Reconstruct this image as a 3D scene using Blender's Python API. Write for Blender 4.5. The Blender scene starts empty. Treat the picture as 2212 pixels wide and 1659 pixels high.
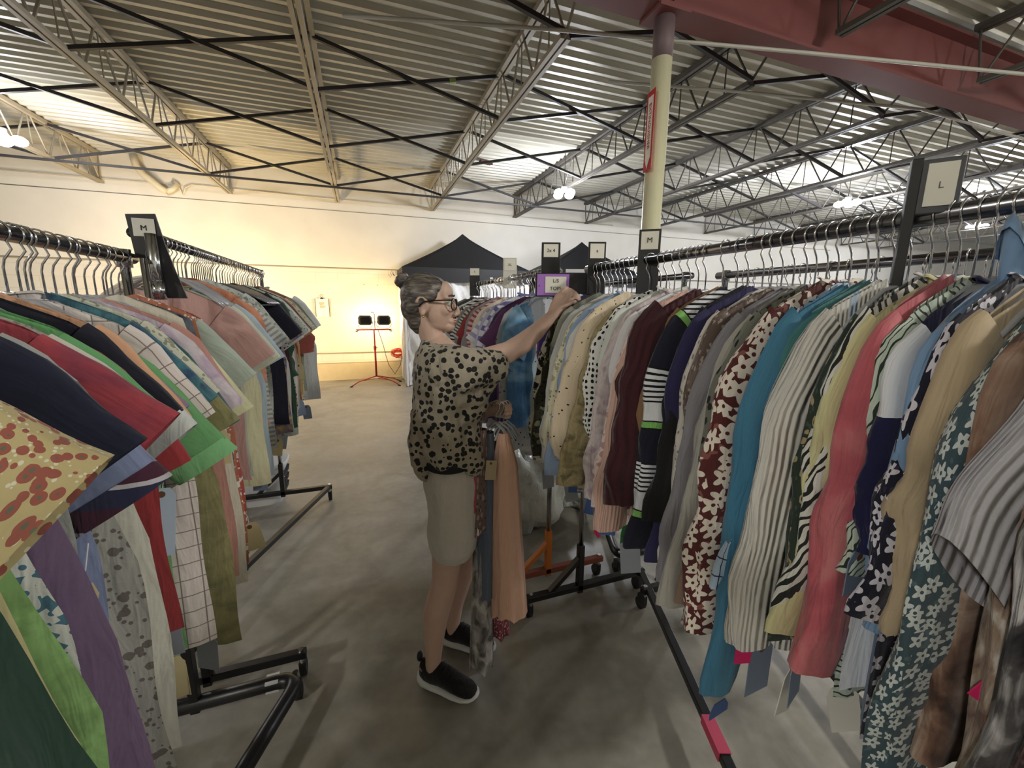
import bpy, math, random
import numpy as np
from mathutils import Vector, Matrix
PI=math.pi
C=bpy.context.scene.collection
R=math.radians
# ---------------------------------------------------------------- helpers
def lin(h):
    if isinstance(h,str):
        v=[int(h[i:i+2],16)/255 for i in (0,2,4)]
    else: v=h
    return tuple([(c/12.92 if c<=.04045 else ((c+.055)/1.055)**2.4) for c in v])+(1.0,)
class MB:
    def __init__(s): s.v=[];s.f=[];s.uv=[]
    def add(s,vs,fs,uvs=None):
        b=len(s.v); s.v+= [tuple(map(float,q)) for q in vs]
        s.uv+= [tuple(q) for q in uvs] if uvs is not None else [(q[0],q[2]) for q in vs]
        s.f+=[tuple(b+i for i in f) for f in fs]; return s
    def box(s,c,d,rz=0,ry=0,rx=0):
        M=Matrix.Translation(c)@Matrix.Rotation(rz,4,'Z')@Matrix.Rotation(ry,4,'Y')@Matrix.Rotation(rx,4,'X')
        vs=[M@Vector((x*d[0]/2,y*d[1]/2,z*d[2]/2)) for x in(-1,1) for y in(-1,1) for z in(-1,1)]
        return s.add(vs,[(0,1,3,2),(4,6,7,5),(0,4,5,1),(2,3,7,6),(0,2,6,4),(1,5,7,3)])
    def bar(s,a,b,w,h,up=(0,0,1)):
        a=Vector(a);b=Vector(b);t=(b-a).normalized();u=Vector(up)
        x=t.cross(u)
        if x.length<1e-4: x=t.cross(Vector((1,0,0)))
        x.normalize();y=x.cross(t).normalized()
        vs=[p+x*i*w/2+y*j*h/2 for p in(a,b) for i,j in((-1,-1),(1,-1),(1,1),(-1,1))]
        return s.add(vs,[(3,2,1,0),(4,5,6,7),(0,1,5,4),(1,2,6,5),(2,3,7,6),(3,0,4,7)])
    def tube(s,pts,r,seg=8,cap=True,r2=None):
        """round (or oval: r2) tube along pts"""
        P=[Vector(p) for p in pts];n=len(P)
        rs=r if hasattr(r,'__len__') else [r]*n
        r2s=r2 if hasattr(r2,'__len__') else ([r2]*n if r2 is not None else rs)
        prev=None;vs=[];L=0;uvs=[]
        for i,p in enumerate(P):
            t=(P[min(i+1,n-1)]-P[max(i-1,0)])
            if t.length<1e-9:t=Vector((0,0,1))
            t.normalize()
            if prev is None:
                ref=Vector((0,1,0)) if abs(t.y)<.9 else Vector((1,0,0))
                x=ref-t*ref.dot(t)
            else: x=prev-t*prev.dot(t)
            x.normalize();prev=x.copy();y=t.cross(x)
            if i:L+=(P[i]-P[i-1]).length
            for k in range(seg):
                a=2*PI*k/seg
                vs.append(p+x*math.cos(a)*r2s[i]+y*math.sin(a)*rs[i]);uvs.append((k/seg*4*rs[i],-L))
        fs=[(i*seg+k,i*seg+(k+1)%seg,(i+1)*seg+(k+1)%seg,(i+1)*seg+k) for i in range(n-1) for k in range(seg)]
        if cap: fs+= [tuple(reversed(range(seg))),tuple((n-1)*seg+k for k in range(seg))]
        return s.add(vs,fs,uvs)
    def ell(s,c,r,nu=20,nv=12,M=None):
        vs=[];c=Vector(c)
        for j in range(nv+1):
            ph=PI*j/nv
            for i in range(nu):
                th=2*PI*i/nu
                q=Vector((r[0]*math.sin(ph)*math.cos(th),r[1]*math.sin(ph)*math.sin(th),r[2]*math.cos(ph)))
                if M: q=M@q
                vs.append(c+q)
        fs=[(j*nu+i,(j+1)*nu+i,(j+1)*nu+(i+1)%nu,j*nu+(i+1)%nu) for j in range(nv) for i in range(nu)]
        return s.add(vs,fs)
    def cyl(s,a,b,r,seg=16,r1=None): return s.tube([a,b],[r,r if r1 is None else r1],seg)
    def loft(s,rings,cap=True,closed=True):
        """rings: list of equal length lists of points"""
        m=len(rings[0]);vs=[p for r in rings for p in r]
        fs=[(i*m+k,i*m+(k+1)%m,(i+1)*m+(k+1)%m,(i+1)*m+k) for i in range(len(rings)-1) for k in range(m if closed else m-1)]
        if cap: fs+=[tuple(reversed(range(m))),tuple((len(rings)-1)*m+k for k in range(m))]
        return s.add(vs,fs)
    def build(s,name,mat,parent=None,smooth=False,bevel=0,mods=None):
        me=bpy.data.meshes.new(name);me.from_pydata(s.v,[],s.f)
        uvl=me.uv_layers.new(name='UVMap')
        idx=np.empty(len(me.loops),dtype=np.int32);me.loops.foreach_get('vertex_index',idx)
        uvl.data.foreach_set('uv',np.array(s.uv,dtype=np.float32)[idx].ravel())
        if smooth: me.polygons.foreach_set('use_smooth',[True]*len(me.polygons))
        me.materials.append(mat);me.update()
        o=bpy.data.objects.new(name,me);C.objects.link(o)
        if parent: o.parent=parent
        if bevel:
            m=o.modifiers.new('b','BEVEL');m.width=bevel;m.segments=2;m.limit_method='ANGLE'
        return o
def tag(o,label,cat,group=None,kind=None):
    if label:o['label']=label
    if cat:o['category']=cat
    if group:o['group']=group
    if kind:o['kind']=kind
    return o
def thing(name,label,cat,loc=(0,0,0),rz=0,group=None):
    o=bpy.data.objects.new(name,None);C.objects.link(o);o.location=loc;o.rotation_euler=(0,0,rz);o.empty_display_size=.05
    return tag(o,label,cat,group)
def struct(o): o['kind']='structure';return o
def copy_tree(o,parent=None):
    c=o.copy();C.objects.link(c);c.parent=parent
    for ch in list(o.children): copy_tree(ch,c)
    return c
# ---------------------------------------------------------------- materials
class NT:
    def __init__(s,name):
        s.m=bpy.data.materials.new(name);s.m.use_nodes=True;s.t=s.m.node_tree;s.n=s.t.nodes;s.l=s.t.links
        s.b=s.n['Principled BSDF']
    def N(s,typ,**kw):
        n=s.n.new('ShaderNode'+typ)
        for k,v in kw.items():
            if k in n.inputs: 
                n.inputs[k].default_value=v
            else: setattr(n,k,v)
        return n
    def L(s,a,b): s.l.new(a,b)
    def math(s,op,a,b=None,c=None):
        n=s.n.new('ShaderNodeMath');n.operation=op
        for i,x in enumerate((a,b,c)):
            if x is None:continue
            if isinstance(x,(int,float)): n.inputs[i].default_value=x
            else: s.L(x,n.inputs[i])
        return n.outputs[0]
    def mix(s,f,a,b):
        n=s.n.new('ShaderNodeMix');n.data_type='RGBA'
        for i,x in ((0,f),(6,a),(7,b)):
            if isinstance(x,(int,float)): n.inputs[i].default_value=x
            elif isinstance(x,tuple): n.inputs[i].default_value=x
            else: s.L(x,n.inputs[i])
        return n.outputs[2]
_mc={}
def plain(name,col,rough=.6,metal=0,spec=.5,trans=0,emit=None,es=0,coat=0,alpha=1,ior=None):
    k=(name,col,rough,metal,trans,es,alpha)
    if k in _mc:return _mc[k]
    t=NT(name);b=t.b;b.inputs['Base Color'].default_value=lin(col);b.inputs['Roughness'].default_value=rough
    b.inputs['Metallic'].default_value=metal;b.inputs['Specular IOR Level'].default_value=spec
    b.inputs['Transmission Weight'].default_value=trans;b.inputs['Coat Weight'].default_value=coat
    b.inputs['Alpha'].default_value=alpha
    if emit: b.inputs['Emission Color'].default_value=lin(emit);b.inputs['Emission Strength'].default_value=es
    # faint procedural wear so that nothing is a dead flat colour
    if not emit and not trans:
        nz=t.N('TexNoise',Scale=9.0,Detail=4.0);tc=t.N('TexCoord');t.L(tc.outputs['Object'],nz.inputs['Vector'])
        c=lin(col);d=tuple(x*.82 for x in c[:3])+(1,)
        t.L(t.mix(nz.outputs['Fac'],d,c),b.inputs['Base Color'])
    _mc[k]=t.m;return t.m
def cloth(kind,cols,sc=1.0,rough=.88,name=None,coord='UV',sheer=0,gloss=0,**kw):
    key=(kind,tuple(cols),sc,rough,coord,sheer,str(kw))
    if key in _mc:return _mc[key]
    t=NT(name or ('fabric_'+kind));b=t.b
    tc=t.N('TexCoord');mp=t.N('Mapping');t.L(tc.outputs[coord],mp.inputs['Vector'])
    mp.inputs['Scale'].default_value=(sc,sc,sc)
    V=mp.outputs[0]
    def mute(c):
        c=lin(c);l=.25*c[0]+.65*c[1]+.1*c[2];return tuple(x*.74+l*.26+.004 for x in c[:3])+(1.0,)
    cs=[mute(c) for c in cols]
    def noise(scale,detail=3,dist=0):
        n=t.N('TexNoise',Scale=scale,Detail=detail,Distortion=dist);t.L(V,n.inputs['Vector']);return n
    def vor(scale,rand=1.0,feat='F1'):
        n=t.N('TexVoronoi',Scale=scale,Randomness=rand,feature=feat);t.L(V,n.inputs['Vector']);return n
    sep=t.N('SeparateXYZ');t.L(V,sep.inputs[0]);U,Vv=sep.outputs[0],sep.outputs[1]
    if kind=='solid': col=t.mix(noise(30).outputs['Fac'],tuple(x*.88 for x in cs[0][:3])+(1,),cs[0])
    elif kind=='blotch':
        n=noise(kw.get('f',22),4,.6);r=t.N('ValToRGB');r.color_ramp.interpolation='LINEAR'
        e=r.color_ramp.elements;m=len(cs);e[0].position=.36;e[0].color=cs[0];e[1].position=.66;e[1].color=cs[-1]
        for i in range(1,m-1):
            q=e.new(.36+.30*i/(m-1));q.color=cs[i]
        t.L(n.outputs['Fac'],r.inputs[0]);col=r.outputs[0]
    elif kind=='floral':
        # blobs of two sizes over a ground, edges broken by noise
        nz=noise(60,2);v1=vor(kw.get('f',26));v2=vor(kw.get('f',26)*1.9)
        d1=t.math('ADD',v1.outputs['Distance'],t.math('MULTIPLY',nz.outputs['Fac'],.35))
        m1=t.math('LESS_THAN',d1,kw.get('th',.5))
        d2=t.math('ADD',v2.outputs['Distance'],t.math('MULTIPLY',nz.outputs['Fac'],.3))
        m2=t.math('LESS_THAN',d2,.42)
        col=t.mix(m2,cs[0],cs[2] if len(cs)>2 else cs[1]);col=t.mix(m1,col,cs[1])
        if len(cs)>3:
            v3=vor(kw.get('f',26)*1.0);m3=t.math('LESS_THAN',v3.outputs['Distance'],.16);col=t.mix(m3,col,cs[3])
    elif kind=='petals':
        v=vor(kw.get('f',26),kw.get('rand',.75));pos=v.outputs['Position']
        sb=t.N('VectorMath',operation='SUBTRACT')
        sc2=t.N('VectorMath',operation='SCALE');t.L(V,sc2.inputs[0]);sc2.inputs[3].default_value=1.0
        t.L(sc2.outputs[0],sb.inputs[0]);t.L(pos,sb.inputs[1])
        s2=t.N('SeparateXYZ');t.L(sb.outputs[0],s2.inputs[0])
        an=t.math('ARCTAN2',s2.outputs[1],s2.outputs[0])
        rr=t.math('SQRT',t.math('ADD',t.math('POWER',s2.outputs[0],2.0),t.math('POWER',s2.outputs[1],2.0)))
        lim=t.math('MULTIPLY_ADD',t.math('COSINE',t.math('MULTIPLY',an,5.0)),.22,.62)
        m=t.math('LESS_THAN',t.math('MULTIPLY',rr,kw.get('f',26)*kw.get('k',1.35)),lim)
        c0=t.math('LESS_THAN',t.math('MULTIPLY',rr,kw.get('f',26)),.09)
        ln=noise(kw.get('f',26)*1.6,1);lm=t.math('GREATER_THAN',ln.outputs['Fac'],.62)
        base=t.mix(lm,cs[0],cs[2] if len(cs)>2 else cs[0])
        col=t.mix(m,base,cs[1]);col=t.mix(c0,col,cs[0])
    elif kind=='dots':
        v=vor(kw.get('f',45),kw.get('rand',.8));m=t.math('LESS_THAN',v.outputs['Distance'],kw.get('th',.2))
        col=t.mix(m,cs[0],cs[1])
    elif kind=='leopard':
        nz=noise(55,2);v=vor(kw.get('f',34),.75)
        d=t.math('ADD',v.outputs['Distance'],t.math('MULTIPLY',nz.outputs['Fac'],kw.get('nz',.22)))
        m=t.math('LESS_THAN',d,kw.get('th',.47));m2=t.math('LESS_THAN',d,.27)
        g=t.mix(noise(7,2).outputs['Fac'],cs[0],cs[2])
        col=t.mix(m,g,cs[1]);col=t.mix(m2,col,cs[3] if len(cs)>3 else cs[1])
    elif kind=='bands':
        # cols repeat along the length: kw bands=[(start, index),...] over period p
        ax=U if kw.get('ax')=='u' else Vv
        fr=t.math('FRACT',t.math('DIVIDE',t.math('ADD',ax,10+kw.get('off',0)),kw.get('p',.1)))
        r=t.N('ValToRGB');r.color_ramp.interpolation='CONSTANT';e=r.color_ramp.elements
        bd=kw['bands'];e[0].position=0;e[0].color=cs[bd[0][1]];e[1].position=bd[1][0];e[1].color=cs[bd[1][1]]
        for p,i in bd[2:]:
            q=e.new(p);q.color=cs[i]
        t.L(fr,r.inputs[0]);col=r.outputs[0]
    elif kind=='plaid':
        p=kw.get('p',.035);w=kw.get('w',.06)
        fu=t.math('LESS_THAN',t.math('FRACT',t.math('DIVIDE',t.math('ADD',U,10),p)),w)
        fv=t.math('LESS_THAN',t.math('FRACT',t.math('DIVIDE',t.math('ADD',Vv,10),p)),w)
        col=t.mix(fu,cs[0],cs[1]);col=t.mix(fv,col,cs[-1])
    elif kind=='swirl':
        w=t.N('TexWave',wave_type='RINGS',rings_direction='SPHERICAL');w.inputs['Scale'].default_value=kw.get('f',30)
        w.inputs['Distortion'].default_value=9;w.inputs['Detail'].default_value=1.5;w.inputs['Detail Scale'].default_value=1.2
        t.L(V,w.inputs['Vector']);m=t.math('GREATER_THAN',w.outputs['Fac'],kw.get('th',.62));col=t.mix(m,cs[0],cs[1])
    elif kind=='sequin':
        v=vor(160,.6);n=noise(20,3)
        col=t.mix(t.math('GREATER_THAN',n.outputs['Fac'],.5),cs[0],cs[1])
        m=t.math('GREATER_THAN',t.N('SeparateColor').outputs[0],2)
        sp=t.n.new('ShaderNodeSeparateColor');t.L(v.outputs['Color'],sp.inputs[0])
        col=t.mix(t.math('GREATER_THAN',sp.outputs[0],.86),col,cs[2])
    t.L(col,b.inputs['Base Color'])
    b.inputs['Roughness'].default_value=rough if kind!='sequin' else .35
    b.inputs['Specular IOR Level'].default_value=.25 if not gloss else .6
    b.inputs['Sheen Weight'].default_value=.15
    # weave / crease bump
    bn=t.N('Bump');bn.inputs['Strength'].default_value=kw.get('bump',.25);bn.inputs['Distance'].default_value=.006
    bm=noise(kw.get('bf',40),5,.4)
    fm=t.N('Mapping');fm.inputs['Scale'].default_value=(1,.22,1) if coord=='UV' else (1,1,.35);t.L(tc.outputs[coord],fm.inputs['Vector'])
    fn=t.N('TexNoise',Scale=kw.get('ff',26),Detail=3.0,Distortion=.8);t.L(fm.outputs[0],fn.inputs['Vector'])
    bn0=t.N('Bump');bn0.inputs['Strength'].default_value=kw.get('fs',.75);bn0.inputs['Distance'].default_value=.012;t.L(fn.outputs['Fac'],bn0.inputs['Height']);t.L(bn0.outputs[0],bn.inputs['Normal'])
    h=bm.outputs['Fac']
    if kw.get('rib'):
        h=t.math('ADD',h,t.math('SINE',t.math('MULTIPLY',U,kw['rib'])))
    t.L(h,bn.inputs['Height']);t.L(bn.outputs[0],b.inputs['Normal'])
    if sheer: b.inputs['Alpha'].default_value=1-sheer
    _mc[key]=t.m;return t.m
CHROME=plain('chrome','D6D8DC',.13,1)
DCHROME=plain('dark_chrome','77777C',.22,1)
BLACK=plain('black_paint','131315',.38)
BLACKP=plain('black_plastic','18181A',.5)
WHITEP=plain('white_plastic','E6E6E8',.4)
RUBBER=plain('rubber','1A1A1B',.7)
CARD=plain('white_card','ECE9DC',.8)
INK=plain('ink','222222',.8)
CLEAR=plain('clear_plastic_hanger','C3C6CC',.16,0,.6,alpha=.55)
SMOKE=plain('smoky_plastic_hanger','6C6E74',.16,0,.7,alpha=.7)
def text(s,size,mat,parent,loc,rot,name='lettering',ext=.0006):
    cu=bpy.data.curves.new('t','FONT');cu.body=s;cu.size=size;cu.extrude=ext;cu.align_x='CENTER';cu.align_y='CENTER'
    to=bpy.data.objects.new('t',cu);C.objects.link(to)
    me=bpy.data.meshes.new_from_object(to.evaluated_get(bpy.context.evaluated_depsgraph_get()))
    bpy.data.objects.remove(to);me.materials.clear();me.materials.append(mat)
    o=bpy.data.objects.new(name,me);C.objects.link(o);o.parent=parent;o.location=loc;o.rotation_euler=rot
    return o
# ---------------------------------------------------------------- camera
# axes: x runs along the long painted wall, y runs towards it, the camera stands at the origin
cd=bpy.data.cameras.new('camera');cam=bpy.data.objects.new('camera',cd);C.objects.link(cam)
cd.sensor_width=36;cd.lens=890/2212*36;cd.clip_start=.02;cd.clip_end=200
cam.location=(0,0,1.57)
cam.rotation_euler=(Matrix.Rotation(R(-20),4,'Z')@Matrix.Rotation(R(90-10.75),4,'X')@Matrix.Rotation(R(.46),4,'Z')).to_euler()
bpy.context.scene.camera=cam
sc=bpy.context.scene
sc.view_settings.view_transform='Standard';sc.view_settings.look='None';sc.view_settings.gamma=1
sc.view_settings.use_curve_mapping=False;sc.view_settings.exposure=0.0
LPOW=[240,110,280,280,230,320,270,280];HPOW=45;HPOW2=225;WSTR=.6;EXPO=0.18
# ---------------------------------------------------------------- shell
WN=9.33
def concrete():
    t=NT('polished_concrete');b=t.b;tc=t.N('TexCoord')
    n1=t.N('TexNoise',Scale=.55,Detail=6.0,Distortion=.5);n2=t.N('TexNoise',Scale=3.2,Detail=8.0,Distortion=1.0);n3=t.N('TexNoise',Scale=22.0,Detail=6.0)
    for n in(n1,n2,n3): t.L(tc.outputs['Object'],n.inputs['Vector'])
    f=t.math('ADD',t.math('MULTIPLY',n1.outputs['Fac'],.5),t.math('ADD',t.math('MULTIPLY',n2.outputs['Fac'],.38),t.math('MULTIPLY',n3.outputs['Fac'],.12)))
    r=t.N('ValToRGB');e=r.color_ramp.elements;e[0].position=.36;e[0].color=lin('6E6B63');e[1].position=.66;e[1].color=lin('ADA89C')
    q=e.new(.5);q.color=lin('8F8B81');t.L(f,r.inputs[0]);t.L(r.outputs[0],b.inputs['Base Color'])
    rr=t.math('MULTIPLY_ADD',n2.outputs['Fac'],.35,.28);t.L(rr,b.inputs['Roughness'])
    bn=t.N('Bump');bn.inputs['Strength'].default_value=.12;bn.inputs['Distance'].default_value=.01;t.L(n2.outputs['Fac'],bn.inputs['Height']);t.L(bn.outputs[0],b.inputs['Normal'])
    return t.m
struct(MB().box((8,1.5,-.05),(36,17,.1)).build('floor',concrete()))
def wallmat(block):
    t=NT('painted_block' if block else 'painted_panel');b=t.b;tc=t.N('TexCoord')
    n=t.N('TexNoise',Scale=2.5,Detail=6.0);t.L(tc.outputs['Object'],n.inputs['Vector'])
    c=t.mix(n.outputs['Fac'],lin('CFCBC0'),lin('E0DDD3'));b.inputs['Roughness'].default_value=.75
    if block:
        mp=t.N('Mapping');mp.inputs['Rotation'].default_value=(R(90),0,0);t.L(tc.outputs['Object'],mp.inputs['Vector'])
        br=t.N('TexBrick');br.inputs['Scale'].default_value=1.0;br.inputs['Brick Width'].default_value=.4;br.inputs['Row Height'].default_value=.2
        br.inputs['Mortar Size'].default_value=.006;br.inputs['Mortar Smooth'].default_value=.6;br.inputs['Color1'].default_value=(1,1,1,1);br.inputs['Color2'].default_value=(.93,.93,.93,1);br.inputs['Mortar'].default_value=(.8,.8,.78,1)
        t.L(mp.outputs[0],br.inputs['Vector'])
        mm=t.N('Mix',data_type='RGBA',blend_type='MULTIPLY');mm.inputs[0].default_value=.55;t.L(c,mm.inputs[6]);t.L(br.outputs['Color'],mm.inputs[7]);c=mm.outputs[2]
        bn=t.N('Bump');bn.inputs['Strength'].default_value=.35;bn.inputs['Distance'].default_value=.006
        t.L(t.math('ADD',t.math('MULTIPLY',br.outputs['Fac'],-1.0),n.outputs['Fac']),bn.inputs['Height']);t.L(bn.outputs[0],b.inputs['Normal'])
    t.L(c,b.inputs['Base Color']);return t.m
wm=MB().box((8,WN+.125,1.325),(36,.25,1.95))
struct(wm.build('wall_far',wallmat(True)))
struct(MB().box((8,WN+.11,3.235),(36,.28,1.86)).build('wall_far_upper',wallmat(False)))
curb=plain('painted_curb','CDBE9C',.8)
struct(MB().box((8,WN+.10,.175),(36,.28,.35)).build('baseboard_far',curb))
struct(MB().box((8,WN-.015,2.292),(36,.035,.018)).build('trim_1',plain('ledge','8F897C',.7)))
struct(MB().box((8,WN-.01,.355),(36,.05,.02)).build('trim_2',plain('curb_lip','A79A7C',.7)))
struct(MB().box((8,WN-.015,.575),(36,.02,.012)).build('trim_3',plain('curb_lip','A79A7C',.7)))
# corrugated deck
def deckmat():
    t=NT('steel_deck');b=t.b;tc=t.N('TexCoord');n=t.N('TexNoise',Scale=1.3,Detail=7.0,Distortion=.6);t.L(tc.outputs['Object'],n.inputs['Vector'])
    t.L(t.mix(n.outputs['Fac'],lin('A19E90'),lin('CDCABB')),b.inputs['Base Color']);b.inputs['Roughness'].default_value=.42;b.inputs['Metallic'].default_value=.1;return t.m
dk=MB();n=-6.0;P=.152;ys=[]
while n<WN:
    ys+=[(n,4.02),(n+.045,4.02),(n+.065,4.058),(n+.132,4.058)];n+=P
vs=[];fs=[]
for (y,z) in ys: vs+=[(-10,y,z),(26,y,z)]
vs+=[(-10,ys[-1][0],4.10),(26,ys[-1][0],4.10),(-10,-6,4.10),(26,-6,4.10)]
for i in range(len(ys)-1): fs.append((2*i,2*i+1,2*i+3,2*i+2))
k=2*len(ys);fs+=[(k,k+1,k+3,k+2)]
struct(dk.add(vs,fs).build('ceiling',deckmat()))
# back wall (never seen, closes the hall behind the camera)
struct(MB().box((8,-6.1,2.05),(36,.2,4.1)).build('wall_near',wallmat(False)))
struct(MB().box((-9.6,1.5,2.05),(.2,16,4.1)).build('wall_left',wallmat(False)))
# red girder and column
red=plain('red_primer','6E3A38',.6)
g=thing('steel_girder','red-primed steel I-beam carrying the roof on the cream column','beam',(8,2.6,0))
gb=MB().box((0,0,3.47),(34,.2,.02)).box((0,0,3.93),(34,.2,.02))
gb.box((0,0,3.7),(34,.014,.45));gb.build('beam',red,g)
for x in(-6,-.1,5.5): MB().box((x,-.05,3.7),(.012,.085,.44)).build('stiffener',red,g)
c=thing('steel_column','cream-painted round steel column under the red girder, red extinguisher sign on it','column',(2.0,2.6,0))
cream=plain('cream_paint','DAD6B4',.45)
MB().cyl((0,0,0.02),(0,0,3.2),.066,28).build('shaft',cream,c,True)
MB().cyl((0,0,3.2),(0,0,3.44),.0665,28).build('primer_band',plain('purple_primer','6B5A5C',.6),c,True)
MB().box((0,0,3.45),(.24,.22,.02)).build('cap_plate',red,c)
MB().box((0,0,.01),(.26,.26,.02)).build('base_plate',cream,c)
sg=thing('extinguisher_sign','narrow red and white vertical sign with arrow fixed to the cream column','sign',(2.0-.075,2.6-.032,2.74),R(-97))
s0=MB().box((0,-.012,0),(.10,.003,.50)).build('sign_panel',plain('sign_red','B5232B',.4),sg)
MB().box((0,-.0145,.02),(.062,.002,.39)).build('white_field',CARD,sg)
for i,ch in enumerate('FIRE'): pass
text('EXTINGUISHER',.042,plain('sign_red2','A8242C',.5),sg,(0,-.017,.03),(R(90),R(90),0),'lettering')
MB().add([(-.03,-.015,-.17),(.03,-.015,-.17),(0,-.015,-.235),(-.03,-.018,-.17),(.03,-.018,-.17),(0,-.018,-.235)],[(0,1,2),(5,4,3),(0,2,5,3),(2,1,4,5),(1,0,3,4)]).build('arrow',CARD,sg)
sb=thing('sign_back','plain pale sign panel on the far side of the cream column','sign',(2.075,2.63,2.78),R(80))
MB().box((0,-.004,0),(.10,.003,.46)).build('panel',CARD,sb)
# joists
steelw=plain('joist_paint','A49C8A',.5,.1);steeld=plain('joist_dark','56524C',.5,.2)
JE=[-7.6,-5.77,-3.94,-2.1,-.3,1.55,3.4,5.23,7.06,8.9,10.7,12.6,14.4,16.2]
def joist(e,n0,n1,mat,label,grp):
    t=thing('roof_joist',label,'joist',(e,0,0),0,grp)
    zt,zb=3.985,3.54
    m=MB()
    for s in(-1,1): m.box((s*.03,(n0+n1)/2,zt),(.042,n1-n0,.05))
    m.build('top_chord',mat,t)
    b0,b1=n0+.45,n1-.08
    m=MB()
    for s in(-1,1): m.box((s*.025,(b0+b1)/2,zb),(.034,b1-b0,.036))
    m.build('bottom_chord',mat,t)
    m=MB();k=int(round((b1-b0)/.6));st=(b1-b0)/k
    for i in range(k):
        y=b0+i*st
        m.tube([(0,y,zb),(0,y+st*.42,zt)],.011,6).tube([(0,y+st*.58,zt),(0,y+st,zb)],.011,6).tube([(0,y+st*.5,zt),(0,y+st*.5,zb+.0)],.007,5)
    m.tube([(0,n0+.03,zt-.02),(0,b0+.02,zb)],.011,6).tube([(0,b1,zb),(0,n1-.02,zt)],.011,6)
    m.build('web',mat,t)
for i,e in enumerate(JE):
    w=['','','outermost joist over the dark wall corner','second','third'][0]
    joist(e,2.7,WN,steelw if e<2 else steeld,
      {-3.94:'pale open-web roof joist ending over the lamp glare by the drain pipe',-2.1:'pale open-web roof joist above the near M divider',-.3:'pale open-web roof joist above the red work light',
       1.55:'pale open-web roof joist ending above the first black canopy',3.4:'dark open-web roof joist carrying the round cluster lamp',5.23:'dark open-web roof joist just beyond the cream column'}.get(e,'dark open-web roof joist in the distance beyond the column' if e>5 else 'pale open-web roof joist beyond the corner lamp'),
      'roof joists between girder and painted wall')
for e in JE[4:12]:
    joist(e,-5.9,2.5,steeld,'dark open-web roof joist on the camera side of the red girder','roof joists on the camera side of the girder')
# X bridging between joists
def brace(e0,e1,n,lab,grp,tape=False):
    t=thing('cross_brace',lab,'brace',(e0,n,0),0,grp);d=e1-e0
    m=plain('brace_black','262426',.55)
    MB().bar((.03,.012,3.55),(d-.03,.012,3.97),.032,.032).build('brace_bar',m,t)
    MB().bar((.03,-.03,3.97),(d-.03,-.03,3.55),.032,.032).build('brace_bar',m,t)
    if tape:
        MB().bar((d*.70,.012,3.55+.42*.68),(d*.735,.012,3.55+.42*.72),.036,.036).build('green_tape',plain('green_tape','8FA05A',.7),t)
for n_,w in ((1.2,'on the camera side of the girder'),(3.15,'nearest the red girder'),(4.68,'in the row second from the girder'),(6.2,'in the row midway to the wall'),(8.06,'in the row nearest the painted wall')):
    for i in range(len(JE)-1):
        if n_<2 and not 4<=i<11: continue
        if n_==3.15 and i<3: continue
        brace(JE[i],JE[i+1],n_,'black X-shaped angle brace between roof joists '+w,'cross braces '+w,n_==4.68 and i==4)
m=plain('brace_black','262426',.55)
hb=MB().box((4,7.98,3.50),(24,.03,.03)).build('bridging_bar',m);tag(hb,'long black angle bar along the joist bottoms beside the painted wall','bar')
# conduits
pale=plain('pale_conduit','A9A79C',.5)
tag(MB().tube([(.0,3.42,3.5),(1.4,3.05,3.5),(3.2,2.5,3.42),(5.2,2.06,3.42),(9,1.3,3.42)],.013,8).build('ceiling_conduit',pale,None,True),'thin pale conduit crossing under the roof and past the red girder','conduit')
tag(MB().tube([(2.15,3.5,3.5),(3.4,3.22,3.5),(5.3,2.85,3.5),(6.6,2.75,3.42),(12,2.72,3.42)],.013,8).build('ceiling_conduit',pale,None,True),'thin pale conduit running beyond the cream column under the joists','conduit')
# drain pipe and wall conduits
wp=plain('wall_paint_pipe','D8CFB6',.6)
dp=thing('drain_pipe','thick painted drain pipe with bent elbow high on the wall','pipe',(-3.3,9.18,0))
MB().tube([(-.12,0,4.0),(-.1,0,3.82),(-.02,0,3.7),(.1,.0,3.6),(.2,0,3.5),(.26,.03,3.46)],.055,14).build('pipe',wp,dp,True)
MB().tube([(.26,.03,3.46),(.35,.05,3.52),(.42,.08,3.6),(.36,.12,3.66)],.04,12).build('elbow',wp,dp,True)
tag(MB().tube([(-8,9.28,3.62),(-2.98,9.28,3.60),(-2.86,9.27,3.56),(-2.82,9.26,3.44),(-2.78,9.26,3.56),(-2.68,9.28,3.63),(-1,9.28,3.6),(6,9.28,3.55)],.012,7).build('wall_conduit',wp,None,True),'thin painted conduit looping beside the drain pipe elbow','conduit')
tag(MB().tube([(-8,9.3,3.40),(14,9.3,3.36)],.008,6).build('wall_conduit',plain('grey_cable','8E8A80',.6),None,True),'thin straight cable running along the wall under the joist ends','cable')
for (e,nn,z) in((2.16,7.35,3.98),): 
    tag(MB().box((e,nn,z),(.22,.07,.04),.3).box((e+.07,nn-.02,z-.02),(.1,.04,.03),-.4).build('rusty_bracket',plain('rust','5E3A28',.8)),'small rust-brown scrap fixed to the deck near the cluster lamp','bracket')
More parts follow.
